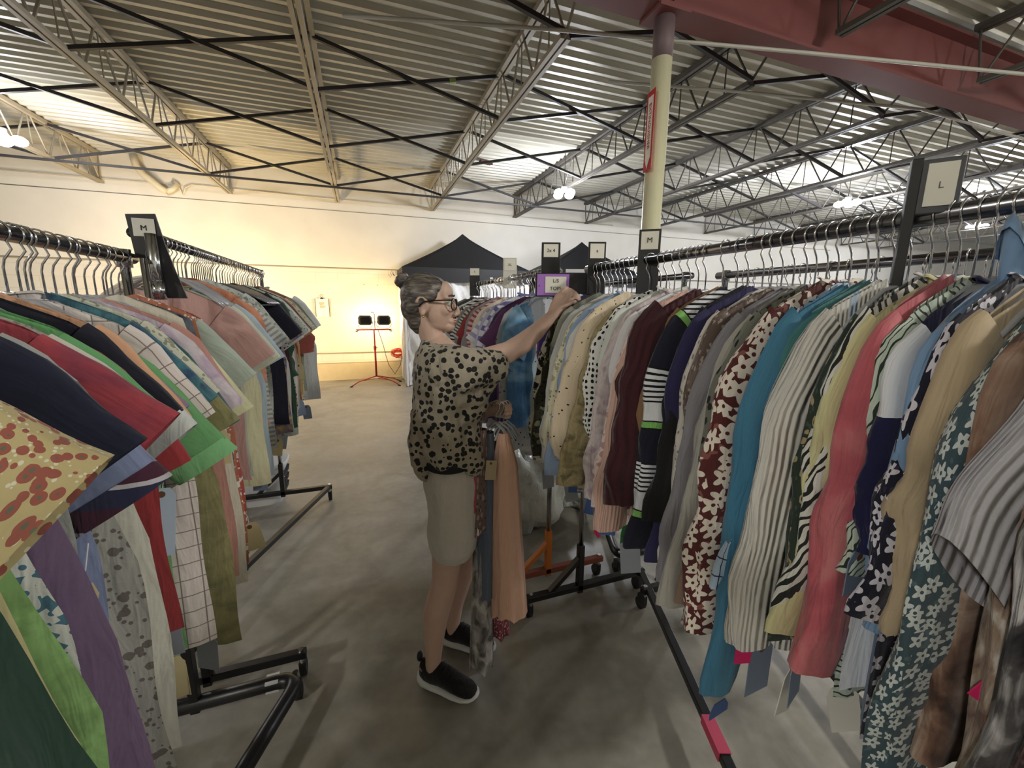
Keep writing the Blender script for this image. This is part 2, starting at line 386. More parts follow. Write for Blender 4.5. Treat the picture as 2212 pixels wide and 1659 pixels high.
# notice on wall
nt=thing('clipboard_notice','paper notice hung from a bulldog clip on the block wall','notice',(-.72,WN-.03,1.5))
MB().box((0,0,0),(.25,.006,.36)).build('paper',plain('paper','EFEDE4',.8),nt)
MB().box((-.127,-.003,0),(.008,.012,.36)).build('edge_strip',INK,nt);MB().box((.127,-.003,0),(.008,.012,.36)).build('edge_strip',INK,nt)
MB().box((0,-.006,.185),(.05,.016,.03)).tube([(0,-.006,.2),(-.03,-.006,.24),(0,-.006,.27),(.03,-.006,.24),(0,-.006,.2)],.004,6).build('clip',DCHROME,nt)
pr=MB().add([(-.07,-.006,.11),(.05,-.006,.11),(.03,-.006,.06),(-.04,-.006,.05),(.08,-.006,.04),(.02,-.006,-.01),(-.05,-.006,.0)],[(0,1,2,3),(4,5,6,3)]).build('printed_mark',plain('mark_grey','B9B4A2',.8),nt)
for q in((-1.9,2.12),(1.2,2.1),(.1,1.98),(.36,1.97)):
    tag(MB().cyl((q[0],WN-.01,q[1]),(q[0],WN-.025,q[1]),.008,8).build('wall_bolt',INK),'small dark bolt end in the painted block wall','bolt','bolt ends in the wall')
# ---------------------------------------------------------------- work light
wl=thing('work_light_stand','red tripod work light with two black floodlights facing the wall','work light',(.23,8.55,0))
rd=plain('red_enamel','B3262A',.4)
MB().cyl((0,0,.16),(0,0,.75),.019,12).build('lower_pole',rd,wl,True);MB().cyl((0,0,.74),(0,0,1.1),.013,12).build('upper_pole',rd,wl,True)
MB().cyl((0,0,.70),(0,0,.77),.026,12).box((.03,0,.735),(.05,.012,.012)).build('clamp_collar',rd,wl)
for a in(200,325,20):
    x,y=math.cos(R(a)),math.sin(R(a));m=MB().tube([(x*.02,y*.02,.17),(x*.36,y*.36,.09),(x*.5,y*.5,.015)],.011,8);m.bar((x*.03,y*.03,.12),(x*.25,y*.25,.105),.012,.008);l=m.build('leg',rd,wl,True)
    MB().cyl((x*.48,y*.48,.02),(x*.53,y*.53,.0),.014,8).build('rubber_foot',RUBBER,l)
MB().box((0,0,1.09),(.66,.022,.022)).build('cross_bar',rd,wl)
for s in(-1,1): MB().tube([(s*.28,0,1.09),(s*.31,-.03,1.06),(s*.34,-.03,1.065)],.009,6).build('clamp_screw',DCHROME,wl)
MB().tube([(.02,0,1.1),(.02,0,1.38),(.01,0,1.42),(-.04,0,1.425)],.008,8).build('handle',DCHROME,wl)
em=plain('halogen_glass','FFD9A0',.3,emit='FFC880',es=6)
HEAD=[]
for s in(-1,1):
    x=s*.175+.02
    h=MB();w,hh=.115,.085
    def oct_(y,k): return [(x+sx*w*k,y,1.27+sz*hh*k) for sx,sz in((-1,-.6),(-.75,-1),(.75,-1),(1,-.6),(1,.6),(.75,1),(-.75,1),(-1,.6))]
    h.loft([oct_(-.055,.8),oct_(-.03,1),oct_(.05,1.12)]);hd=h.build('flood_housing',BLACKP,wl)
    for i in range(7): MB().box((x-.075+i*.025,-.068,1.27),(.005,.03,.12)).build('heat_fin',BLACKP,hd)
    MB().box((x,.056,1.27),(.2,.008,.14)).build('lamp_glass',em,hd)
    MB().tube([(x-.13,0,1.27),(x-.135,0,1.18),(x-.09,0,1.11),(x+.09,0,1.11),(x+.135,0,1.18),(x+.13,0,1.27)],.006,6).build('yoke',DCHROME,wl)
    HEAD.append((.23+x,8.55+.075,1.27))
wl2=copy_tree(wl);wl2.location=(-2.3,7.0,0);wl2['label']='added second red tripod work light, hidden beyond the M rack'  # hidden copy, added to spread a warm glow over the far wall
tag(MB().tube([(.26,8.53,1.25),(.33,8.6,1.0),(.40,8.7,.75),(.44,8.8,.55),(.5,8.95,.33),(.62,9.0,.12),(.75,9.1,.3),(.78,9.15,.45)],.006,6).build('power_cord',plain('cord','2B2B22',.6),None,True),'thin dark power cord hanging from the work light to the red reel','cord')
rr=thing('red_cord_bundle','tangled bundle of red extension cord hanging by the tent side','cord',(.74,9.1,.55))
random.seed(4)
m=MB()
for k in range(9):
    a0=random.random()*6;rx=.09+.05*random.random();rz=.05+.04*random.random()
    m.tube([(-.05+.03*random.random()+rx*math.cos(a0+q*.63),.03*math.sin(q+k),rz*math.sin(a0+q*.63)+.03*math.sin(k)) for q in range(11)],.008,6)
m.build('coil',plain('red_cord','D24A3A',.5),rr,True)
MB().tube([(.03,0,.05),(.06,0,.14),(.1,.02,.12),(.12,.0,.0)],.007,6).build('loose_end',plain('red_cord','D24A3A',.5),rr,True)
tag(MB().tube([(.5,9.1,.03),(.62,9.05,.012),(.8,9.0,.03),(.78,9.1,.05),(.6,9.15,.04)],.014,6).build('cord_pile',plain('yellow_cord','C9C58A',.6),None,True),'loose pale yellow cord lying on the floor at the wall foot','cord')
# lamps under the roof
WL=plain('lamp_white','FFFFFF',.4,emit='F4F6FF',es=30)
LAMPS=[(3.2,6.4,3.36,1),(-3.75,6.85,3.42,1),(8.4,5.4,3.45,1),(12.6,5.1,3.6,1),(14.5,6.2,3.6,1),(3.2,-1.4,3.36,0),(-3.7,-1.6,3.36,0),(9.0,-.8,3.4,0)]  # those behind the camera are unseen, added to light floor and clothes
LB={0:'bright round-cluster lamp hanging under the joist above the second canopy',1:'bright cluster lamp glaring beneath the joists by the drain pipe',2:'distant cluster lamp beyond the column, first of the far ones',3:'distant cluster lamp near the end of the hall',4:'cluster lamp farthest along the hall'}
for i,(x,y,z,v) in enumerate(LAMPS):
    t=thing('ceiling_lamp',LB.get(i,'cluster lamp on the camera side of the red girder, unseen'),'lamp',(x,y,z),0,'lamps behind the camera' if not v else 'cluster lamps under the roof')
    MB().cyl((0,0,.02),(0,0,.1),.05,16).build('housing',WHITEP,t,True)
    MB().cyl((0,0,.1),(0,0,3.98-z),.006,6).build('hanger_rod',DCHROME,t)
    for k in range(4):
        a=k*PI/2+.4;b=MB();b.ell((math.cos(a)*.13,math.sin(a)*.13,-.01),(.075,.075,.055),14,8);b.build('bulb',WL,t,True)
# ---------------------------------------------------------------- canopies
tk=plain('black_canopy','121316',.6);tw=cloth('solid',['DDDCD8'],coord='Object',bump=.6,bf=6)
def tent(e0,e1,n0,n1,lab,wl2):
    t=thing('pop_up_canopy',lab,'canopy',((e0+e1)/2,(n0+n1)/2,0));w=(e1-e0)/2;d=(n1-n0)/2
    zp,ze=3.0,2.27;K=10;m=MB();rings=[]
    for i in range(K+1):
        f=i/K;z=zp-(zp-ze)*(f**.85) ;s=f
        M=12;ring=[]
        for q in range(4*M):
            sd,u=divmod(q,M);u=u/M*2-1
            p=[(u,-1),(1,u),(-u,1),(-1,-u)][sd]
            sag=.05*math.sin(PI*f)*(1-abs(u))
            ring.append((p[0]*w*max(s,.004),p[1]*d*max(s,.004),z-sag))
        rings.append(ring)
    m.loft(rings,cap=False);m.build('canopy_top',tk,t,True)
    m=MB();m.loft([rings[-1],[(x*1.0,y*1.0,ze-.26+.008*math.sin(i*1.1)) for i,(x,y,z) in enumerate(rings[-1])]],cap=False);m.build('valance',tk,t,False)
    for sx in(-1,1):
        for sy in(-1,1):
            l=MB().box((sx*(w-.03),sy*(d-.03),1.13),(.035,.035,2.26)).build('leg',WHITEP,t)
            MB().box((sx*(w-.03),sy*(d-.03),.005),(.08,.08,.01)).build('foot_plate',DCHROME,l)
    if wl2:
        # loose white side sheets
        def sheet(f,nu,nv,seed):
            vs=[];fs=[]
            for j in range(nv+1):
                for i in range(nu+1):
                    u,v=i/nu,j/nv
                    o=.03*math.sin(u*40+3*v)+.02*math.sin(v*23+u*9+seed)+.015*math.sin(u*91+v*31)
                    vs.append(f(u,v,o))
            return vs,[(j*(nu+1)+i,j*(nu+1)+i+1,(j+1)*(nu+1)+i+1,(j+1)*(nu+1)+i) for j in range(nv) for i in range(nu)]
        m=MB();a=sheet(lambda u,v,o:(-w+.06+u*(2*w-.1),-d+.05+o,.02+v*2.1),90,26,1);m.add(*a);m.build('front_sheet',tw,t,True)
        m=MB();a=sheet(lambda u,v,o:(-w+.05+o,-d+.06+u*(2*d-.1),.02+v*2.1),40,26,2);m.add(*a);m.build('side_sheet',tw,t,True)
tent(.77,3.33,8.1,9.22,'black pop-up canopy with white sheeting, the one behind the woman\'s head',True)
tent(3.52,6.1,8.1,9.22,'black pop-up canopy farther along the wall, nearer the cream column',True)
# ---------------------------------------------------------------- racks
def rack(name,label,e,n0,n1,z,kind='square',far_sock=None,foot=.35,fo=0.0,railmat=None,post_up=0.0,extra=None):
    """n0 end nearer the camera, n1 far end. base_bar runs from the far +x tip to the near -x tip"""
    t=thing(name,label,'clothes rack',(e,(n0+n1)/2,0));h=(n1-n0)/2;H=.125
    rm=railmat or DCHROME
    MB().cyl((0,-h-.05,z),(0,h+.05,z),.0165,14).build('top_rail',rm,t,True)
    for s in(-1,1):
        y=s*h
        p=MB().cyl((0,y,.14),(0,y,z-.012),.0125,12).build('post',CHROME,t,True)
        MB().cyl((0,y,z-.03),(0,y,z+.022+post_up*(s<0)),.0185,14).build('post_cap',CHROME,p,True)
        MB().box((0,y,.23),(.03,.035,.27)).build('socket',far_sock[0] if far_sock and s==far_sock[1] else BLACK,t,bevel=.002)
        bm=far_sock[0] if far_sock and s==far_sock[1] else BLACK
        MB().bar((-.17*1,y,H+.01),(-.005,y,.29),.03,.022).build('gusset',bm,t)
        if kind=='square':
            MB().box((fo,y,H),(2*foot,.035,.032)).build('foot_bar',BLACK if not(far_sock and s==far_sock[1]) else far_sock[2],t,bevel=.003)
        for q in(-1,1):
            x=fo+q*(foot-.02)
            MB().cyl((x,y,H-.01),(x,y,.075),.007,8).cyl((x,y,H+.016),(x,y,H+.024),.011,10).build('caster_stem',CHROME,t)
            cs=MB().box((x,y+.018,.06),(.028,.05,.05)).build('caster_fork',BLACKP,t,bevel=.004)
            MB().cyl((x-.012,y+.028,.031),(x+.012,y+.028,.031),.031,18).build('wheel',RUBBER,cs,True)
    a=Vector((fo+foot-.02,h,H));b=Vector((fo-foot+.02,-h,H))
    if kind=='square':
        MB().bar(a,b,.035,.03).build('base_bar',BLACK,t,bevel=.003)
    else:
        # one bent round tube makes both feet and the diagonal
        pts=[Vector((fo-foot,h,H))]
        def corner(p,q,r_):
            out=[];d1=(p-pts[-1]).normalized();d2=(q-p).normalized()
            for i in range(7):
                f=i/6;out.append((p-d1*r_)*(1-f)**2+p*2*f*(1-f)+(p+d2*r_)*f*f)
            return out
        A=Vector((fo+foot,h,H));B=Vector((fo-foot,-h,H));D=Vector((fo+foot,-h,H))
        pts+=corner(A,B,.09);pts+=corner(B,D,.09);pts.append(D)
        MB().tube(pts,.027,14).build('base_tube',BLACK,t,True)
    return t
def sgn(label,e,n,z,w,h,col,txt,ts,rz,drop,card=None,tint=None,cat='sign',name='size_divider',tilt=0):
    """board with a card; z is the top; drop: how far the board goes below the card"""
    t=thing(name,label,cat,(e,n,z),rz)
    t.rotation_euler=(0,tilt,rz)
    MB().box((0,0,-(h+drop)/2),(w,.006,h+drop)).build('board',col,t,bevel=.002)
    cw,ch=card or (w-.016,h-.016)
    c=MB().box((0,-.0045,-h/2),(cw,.002,ch)).build('card',tint or CARD,t)
    if txt: text(txt,ts,INK,c,(0,-.0062,-h/2),(R(90),0,0))
    return t
# ---------------------------------------------------------------- hangers
def make_hanger(barmat,label,grp,spread=.19,drop=.115):
    t=thing('clothes_hanger',label,'hanger',(0,0,0),0,grp)
    pts=[]
    for i in range(12):
        a=R(200-i*23);pts.append((.021*math.cos(a),0,-.003+.021*math.sin(a)))
    pts=[(p[0],0,p[2]) for p in pts]
    pts+=[(.018,0,-.035),(.004,0,-.055),(0,0,-.07),(0,.0,-.122)]
    MB().tube(pts,.0021,6).build('hook',CHROME,t,True)
    m=MB();L_=[(-spread,-.115-drop),(-spread*.75,-.115-drop*.62),(-spread*.4,-.115-drop*.2),(-.03,-.128),(0,-.120),(.03,-.128),(spread*.4,-.115-drop*.2),(spread*.75,-.115-drop*.62),(spread,-.115-drop)]
    m.tube([(x,0,z) for x,z in L_],[.003]+[.005]*7+[.003],8,True,[.008]+[.014]*7+[.008])
    m.tube([(-spread*.93,0,-.12-drop),(0,0,-.125-drop),(spread*.93,0,-.12-drop)],.003,6)
    m.build('shoulder_bar',barmat,t,True)
    return t
HANG={}
def hang(key,e,n,z,rz,first):
    lab,mat=first
    if key not in HANG: HANG[key]=o=make_hanger(mat,lab,key,*((.27,.10) if mat is SMOKE else ()))
    else: o=copy_tree(HANG[key])
    o.location=(e,n,z+.0165+.003);o.rotation_euler=(0,0,rz);return o
# ---------------------------------------------------------------- garments
def fold(x,z,ph,k,amp): return amp*(math.sin(x*k+ph)+.5*math.sin(x*k*1.9+ph*2.3+z*3))
def torso(o,res):
    nx,nz=res;m=MB();rng=random.Random(o['seed']);ph=rng.random()*6;ph2=rng.random()*6
    W0=.195;W1=o['w'];L=o['L'];th=o['th']
    for s in(1,-1):
        vs=[];uv=[]
        for j in range(nz+1):
            r=j/nz
            W=W0+(W1-W0)*min(1,r*2.2)+o['flare']*r*r
            for i in range(nx+1):
                xi=-1+2*i/nx;x0=abs(xi)*W0
                if x0<.065: zt=-.115-(.055 if s>0 else .012)*(1-(x0/.065)**2)
                else: zt=-.115-.44*(x0-.065)-1.4*max(0,x0-.165)**1.6
                zh=-L-.012*xi*xi+.012*math.sin(xi*5+ph)
                z=zt*(1-r)+zh*r;x=xi*W
                t=th*max(0,1-abs(xi)**3)**.5*(.5+.5*min(1,r*5))*(1+.5*r)
                y=s*t+fold(x,z,ph,26+ (o['seed']%5)*3,.0055*r**.7*o['fo'])+.006*math.sin(z*9+o['n']*30)*r
                x+=.004*math.sin(z*16+ph2)
                vs.append((x,y,z));uv.append((x+(.5 if s<0 else 0),z))
        fs=[]
        for j in range(nz):
            for i in range(nx):
                a=j*(nx+1)+i;q=(a,a+nx+1,a+nx+2,a+1) if s>0 else (a,a+1,a+nx+2,a+nx+1);fs.append(q)
        m.add(vs,fs,uv)
    return m
def sleeve(o,res,sx=1):
    seg,nl=res;rng=random.Random(o['seed']*7+(1 if sx>0 else 2));th=o['sth'];sl=o['sl']
    ph=rng.random()*6;kink=R(rng.uniform(-16,22))
    # path in local x-z
    if sl<=.30:
        dirs=R(o.get('sa',52))
        P=[(.145,-.235)];d=[R(38),R(46)]+[dirs]*9
        n_=9
        for i in range(n_):
            a=d[min(i,10)];st=sl/n_;P.append((P[-1][0]+math.cos(a)*st,P[-1][1]-math.sin(a)*st))
    else:
        P=[(.145,-.235)];n_=nl
        for i in range(n_):
            f=i/n_;a=R(40)+ (R(o.get('sa',86))-R(40))*min(1,f*4.5)
            a+=R(o.get('curl',0))*max(0,f-.5)+R(9)*math.sin(f*5.2+ph)*min(1,f*3)+kink*max(0,f-.45)
            st=sl/n_;P.append((P[-1][0]+math.cos(a)*st,P[-1][1]-math.sin(a)*st))
    n=len(P);m=MB();rings=[];uvs=[];Ls=0
    tw=(rng.random()-.5)*.02*(sl>.3)+o.get('sy',0)
    for i in range(n):
        f=i/(n-1)
        tx=P[min(i+1,n-1)][0]-P[max(i-1,0)][0];tz=P[min(i+1,n-1)][1]-P[max(i-1,0)][1]
        q=math.hypot(tx,tz);tx/=q;tz/=q;wx,wz=-tz,tx
        if i:Ls+=sl/(n-1)
        a=o['sw']*(1-f)+o['cw']*f
        if o.get('puff'): a=o['sw']*(1-.25*f)+o['puff']*math.sin(PI*min(1,f*1.05))**1.5*f if f<.93 else o['cw']
        a*=1+((.07*math.sin(f*13+ph)+.06*math.sin(f*27+ph*2))*(f<.97) if sl>.32 else .035*math.sin(f*4+ph))
        b=(th if f>.12 else o['th']*(1-f/.12)+th*(f/.12))
        if o.get('puff'): b*=1+.9*math.sin(PI*f)
        yc=tw*f+.007*math.sin(f*8+ph)*min(1,f*4)
        r_=[];u_=[]
        for k in range(seg+1):
            an=PI+2*PI*k/seg;c,s_=math.cos(an),math.sin(an)
            cx=abs(c)**.8*(1 if c>0 else -1);cy=abs(s_)**.9*(1 if s_>0 else -1)
            rp=1+((.13*math.sin(an*3+f*7+ph)+.08*math.sin(an*5-f*13+ph*1.7))*min(1,f*2.5) if sl>.32 else .07*f*math.sin(an*3+f*2+ph))
            r_.append((P[i][0]+wx*a*cx*rp,yc+b*cy*rp,P[i][1]+wz*a*cx*rp))
            u_.append((k/seg*.30+.2*sx,-Ls))
        rings.append(r_);uvs+=u_
    vs=[p for r_ in rings for p in r_]
    if sx<0: vs=[(-x,y,z) for x,y,z in vs]
    q=seg+1;fs=[(i*q+k,(i+1)*q+k,(i+1)*q+k+1,i*q+k+1) for i in range(n-1) for k in range(seg)]
    if sx<0: fs=[tuple(reversed(f)) for f in fs]
    m.add(vs,fs,uvs);return m,rings
DEF=dict(w=.225,L=.85,th=.011,sl=.56,sw=.080,cw=.054,sth=.017,flare=.0,fo=1.3,sa=84)
TAGC={'manila':'C9BC92','grey':'8E949C','blue':'47619A','white':'DEDCD2','steel':'7F8EA6','pink':'E0246E','green':'2E8B3E','pale':'B9CBDD','yellow':'D9D98C'}
COUNT=[0]
def garment(rk,n,label,mat,kind='ls',name=None,cat=None,hz=True,dx=0,**kw):
    o=dict(DEF);COUNT[0]+=1;o['seed']=COUNT[0];o['n']=n
    if kind=='ss': o.update(sl=.20,sw=.08,cw=.08,sth=.016,sa=54)
    if kind=='dress': o.update(L=1.12,sl=0,flare=.05)
    if kind=='tank': o.update(sl=0)
    o.update(rk.get('opt',{}));o.update(kw)
    name=name or {'ls':'long_sleeve_top','ss':'short_sleeve_top','dress':'long_dress','tank':'sleeveless_top'}[kind]
    cat=cat or {'dress':'dress'}.get(kind,'top')
    rng=random.Random(o['seed']+99)
    if 'L' not in kw: o['L']+=rng.uniform(-.07,.05)
    if 'sl' not in kw and kind=='ls': o['sl']+=rng.uniform(-.05,.05)
    o['w']+=rng.uniform(-.01,.012);o['sa']+=rng.uniform(-2,2)
    if not o.get('collar') and rng.random()<.3: o['collar']=1;o['ch']=rng.uniform(.010,.022)
    if 'tag' not in o and rng.random()<.36:
        tc=rng.choice(['grey','steel','manila','grey','blue','white','grey'])
        o['tag']=[(tc,rng.uniform(.17,.26),-o['L']+rng.uniform(-.04,.05) if o['L']<.95 else -.8,.055,.10,rng.uniform(-.25,.25))]
        if rng.random()<.3: o['tag'].append((rng.choice(['pink','pink','green','yellow']),rng.uniform(.15,.25),-o['L']-.03,.03,.045,rng.uniform(-.4,.4)))
    if 'dz' not in o: o['dz']=rng.uniform(-.012,.006)
    rz=rk['rz']+o.get('yaw',rng.uniform(-.05,.05))
    z=rk['z']
    root=thing(name,(label+' '+rk['where'])if rk['where'] else label,cat,(rk['e']+dx,n,z+o.get('dz',0)),rz,o.get('group'))
    near=rk.get('near',True)
    torso(o,(18,20) if near else (12,12)).build('torso',mat,root,True)
    if o['sl']>0:
        for s in(1,-1):
            if s<0 and not o.get('both',True): continue
            m,rings=sleeve(o,((16 if near else 10) if s>0 else 8,(20 if near else 12) if s>0 else 8),s)
            so=m.build('sleeve',o.get('smat',mat),root,True)
            if s>0 and o.get('cuff'):
                last=rings[-1];pr=rings[-2];mm=MB()
                def ext(k,g): return [tuple(a+(a-b)/max(1e-6,math.dist(a_,b_))*0+(a-b)*k for a,b in zip(a_,b_)) for a_,b_ in zip(last,pr)]
                mm.loft([[(x,y*1.12,z_) for x,y,z_ in ext(o.get('cs',-.2),1)],[(x,y*1.15,z_) for x,y,z_ in ext(o.get('cl',1.6),1)]],cap=False)
                mm.build('cuff',o['cuff'],so,True)
    if o.get('collar'):
        m=MB();rr=[]
        for j in range(4):
            f=j/3;rr.append([( (.062+.012*f)*math.cos(a),(.016+.010*f)*math.sin(a),-.13+o.get('ch',.02)*math.sin(f*2.2)*(1+.5*math.cos(a*2))-.012*math.sin(a)) for a in [2*PI*k/16 for k in range(16)]])
        m.loft(rr,cap=False);m.build('collar',o.get('cmat',mat),root,True)
    if o.get('tag'):
        tgs=o['tag'] if isinstance(o['tag'],list) else [o['tag']]
        for (tc,tx,tz,tw_,tl_,tr) in tgs:
            m=MB();w=tw_/2
            M_=Matrix.Translation((tx,o.get('ty',-.0)+.0,tz))@Matrix.Rotation(rng.uniform(-.5,.5),4,'Z')@Matrix.Rotation(tr,4,'Y')
            P_=[(-w*.6,0),(w*.6,0),(w,-.018),(w,-tl_),(-w,-tl_),(-w,-.018)]
            vs=[M_@Vector((x,y_,z_)) for y_ in(-.0008,.0008) for x,z_ in P_]
            m.add(vs,[(0,1,2,3,4,5),(11,10,9,8,7,6)]+[(i,6+i,6+(i+1)%6,(i+1)%6) for i in range(6)])
            tg=m.build('price_tag' if tl_>.05 else 'sticker',plain('tag_'+tc,TAGC[tc],.8),root)
            if tl_>.06:
                mm=MB().cyl(M_@Vector((0,-.0016,-.014)),M_@Vector((0,.0016,-.014)),.0075,12);mm.build('eyelet',plain('eyelet','6B4A33',.7),tg)
                MB().tube([M_@Vector((0,0,-.012)),M_@Vector((.004,0,.02)),M_@Vector((0,0,.06))],.0008,5).build('string',WHITEP,tg)
                if o.get('ttext'): text(o['ttext'],.028,INK,tg,M_@Vector((0,-.002,-.055)),(R(90),-tr if 0 else 0,0))
    if hz: hang(rk['hk'],rk['e']+dx*.3,n,z-.0165,rz,rk['hl'])
    return root
def S(c,**k): return cloth('solid',[c],**k)
# ------------------------------------------------ rack definitions (positions measured in the hall)
ZA,ZL2,ZL1=1.738,1.782,1.703
rack('garment_rack','chrome and black rolling rack of long-sleeve tops the woman reaches to',1.0,-.02,1.69,ZA,'square',fo=.055)
orange=plain('orange_paint','C4702A',.45);rust=plain('rust_red','8A4A36',.6)
rack('garment_rack','rolling rack with an orange end bracket, beyond the purple sign',.90,1.87,3.50,ZA+.0,'square',(orange,-1,rust),railmat=CHROME,post_up=.09)
rack('garment_rack','rolling rack marked M behind the woman, nearer the work light',-.645,1.70,3.42,ZL2,'square',post_up=.02,railmat=DCHROME)
rack('garment_rack','rolling rack with bent tube base, nearest behind the woman',-.65,-.12,1.585,ZL1,'tube',post_up=.02)
rack('garment_rack','second-row rolling rack behind the long-sleeve tops, base bar on the floor',1.64,-.15,1.55,1.72,'square')
rack('garment_rack','second-row rolling rack with bent tube base behind the orange bracket',1.67,1.85,3.45,1.735,'tube',foot=.33)
# tape, hooks
tp=MB().box((1.06,.85,.125),(.041,.13,.036),R(-21));
o=tp.build('pink_tape',plain('pink_tape','B8405E',.6));tag(o,'strip of dusty pink tape round the rack base bar near the floor','tape')
o=MB().box((-.40,1.585,.125),(.045,.046,.046)).build('white_tape',plain('white_tape','D5D6D8',.5));tag(o,'white tape label wrapped on the bent tube base','tape')
hk=MB().tube([(1.42,1.60,.13),(1.42,1.53,.12),(1.42,1.50,.13),(1.42,1.495,.155),(1.42,1.52,.165)],.012,10).build('bent_hook',BLACK,None,True);tag(hk,'short black bent hook beside the corner of the rack base','hook')
# signs
sgn('black size divider with an M card on the rack of long-sleeve tops',1.0,1.30,1.845,.076,.078,BLACKP,'M',.026,R(-38),.16)
sgn('black size divider with a faint S card at the rack end by the purple sign',1.0,1.66,1.85,.078,.078,BLACKP,'s',.02,R(-20),.15)
sgn('black size divider with a handwritten 2X card above the purple sign',.855,1.83,1.862,.088,.075,BLACKP,'2x 4',.022,R(-20),.13,(.068,.058))
sgn('white size divider with an XL card beyond the purple sign',.89,2.50,1.862,.085,.085,plain('white_div','DAD8CC',.7),'XL',.02,R(-20),.10,(.07,.07))
sgn('small black size divider with a faint E card, farthest on the rail',.89,3.35,1.868,.085,.06,BLACKP,'E',.02,R(-20),.16,(.075,.055))
t=thing('size_divider','tall black size divider with an L card rising over the nearest rails','sign',(.975,.492,1.83),R(-52))
MB().box((-.022,0,-.115),(.016,.02,.24)).build('upright',BLACKP,t,bevel=.002);MB().box((.012,0,-.045),(.058,.016,.092)).build('card_holder',plain('holder_grey','4A4B50',.5),t,bevel=.002)
c=MB().box((.013,-.0095,-.043),(.040,.002,.072)).build('card',CARD,t);text('L',.016,plain('ink_grey','6A6A66',.8),c,(.013,-.0112,-.045),(R(90),0,0))
t=thing('section_sign','purple and white sign for L/S tops in a black holder','sign',(.83,1.745,1.665),R(-20))
MB().box((.055,.012,0),(.27,.018,.105)).build('holder',BLACKP,t,bevel=.003)
MB().box((.0,.002,0),(.145,.004,.095)).build('purple_sheet',plain('purple_sheet','A877C9',.6),t)
c=MB().box((.012,-.0012,.0),(.095,.002,.072)).build('white_label',CARD,t)
text('L/S',.022,INK,c,(.012,-.003,.017),(R(90),0,0));text('TOPS',.022,INK,c,(.012,-.003,-.017),(R(90),0,0))
MB().cyl((-.062,-.001,-.005),(-.062,-.003,-.005),.0022,8).build('rivet',INK,t)
tag(MB().box((.97,1.80,1.735),(.09,.008,.016),R(-20)).build('white_clip',WHITEP),'narrow white plastic clip behind the purple sign','clip')
# curved M divider on the rack behind the woman
t=thing('size_divider','large black hooked divider with an M card standing over the rail behind the woman','sign',(-.589,1.62,1.83),R(0))
pts=[(-.055,0),(.018,.006),(.034,-.09),(.05,-.16),(.072,-.245),(.012,-.245),(.005,-.20),(.012,-.15),(-.01,-.115),(-.02,-.10),(-.02,-.125),(-.045,-.125)]
m=MB();k=len(pts)
vs=[(x,y,z) for y in(-.003,.003) for x,z in pts]
m.add(vs,[tuple(range(k)),tuple(range(2*k-1,k-1,-1))]+[(i,k+i,k+(i+1)%k,(i+1)%k) for i in range(k)]);m.build('board',BLACKP,t)
c=MB().box((-.013,-.005,-.036),(.055,.002,.052)).build('card',plain('card_grey','C8C6BC',.8),t);text('M',.022,INK,c,(-.013,-.0068,-.038),(R(90),0,0))
t=thing('chrome_post','bright chrome extension post standing under the M divider','post',(-.583,1.600,0))
MB().cyl((0,0,1.60),(0,0,1.775),.0155,16).build('tube',CHROME,t,True);MB().cyl((0,0,1.58),(0,0,1.635),.019,16).build('lower_tube',CHROME,t,True)
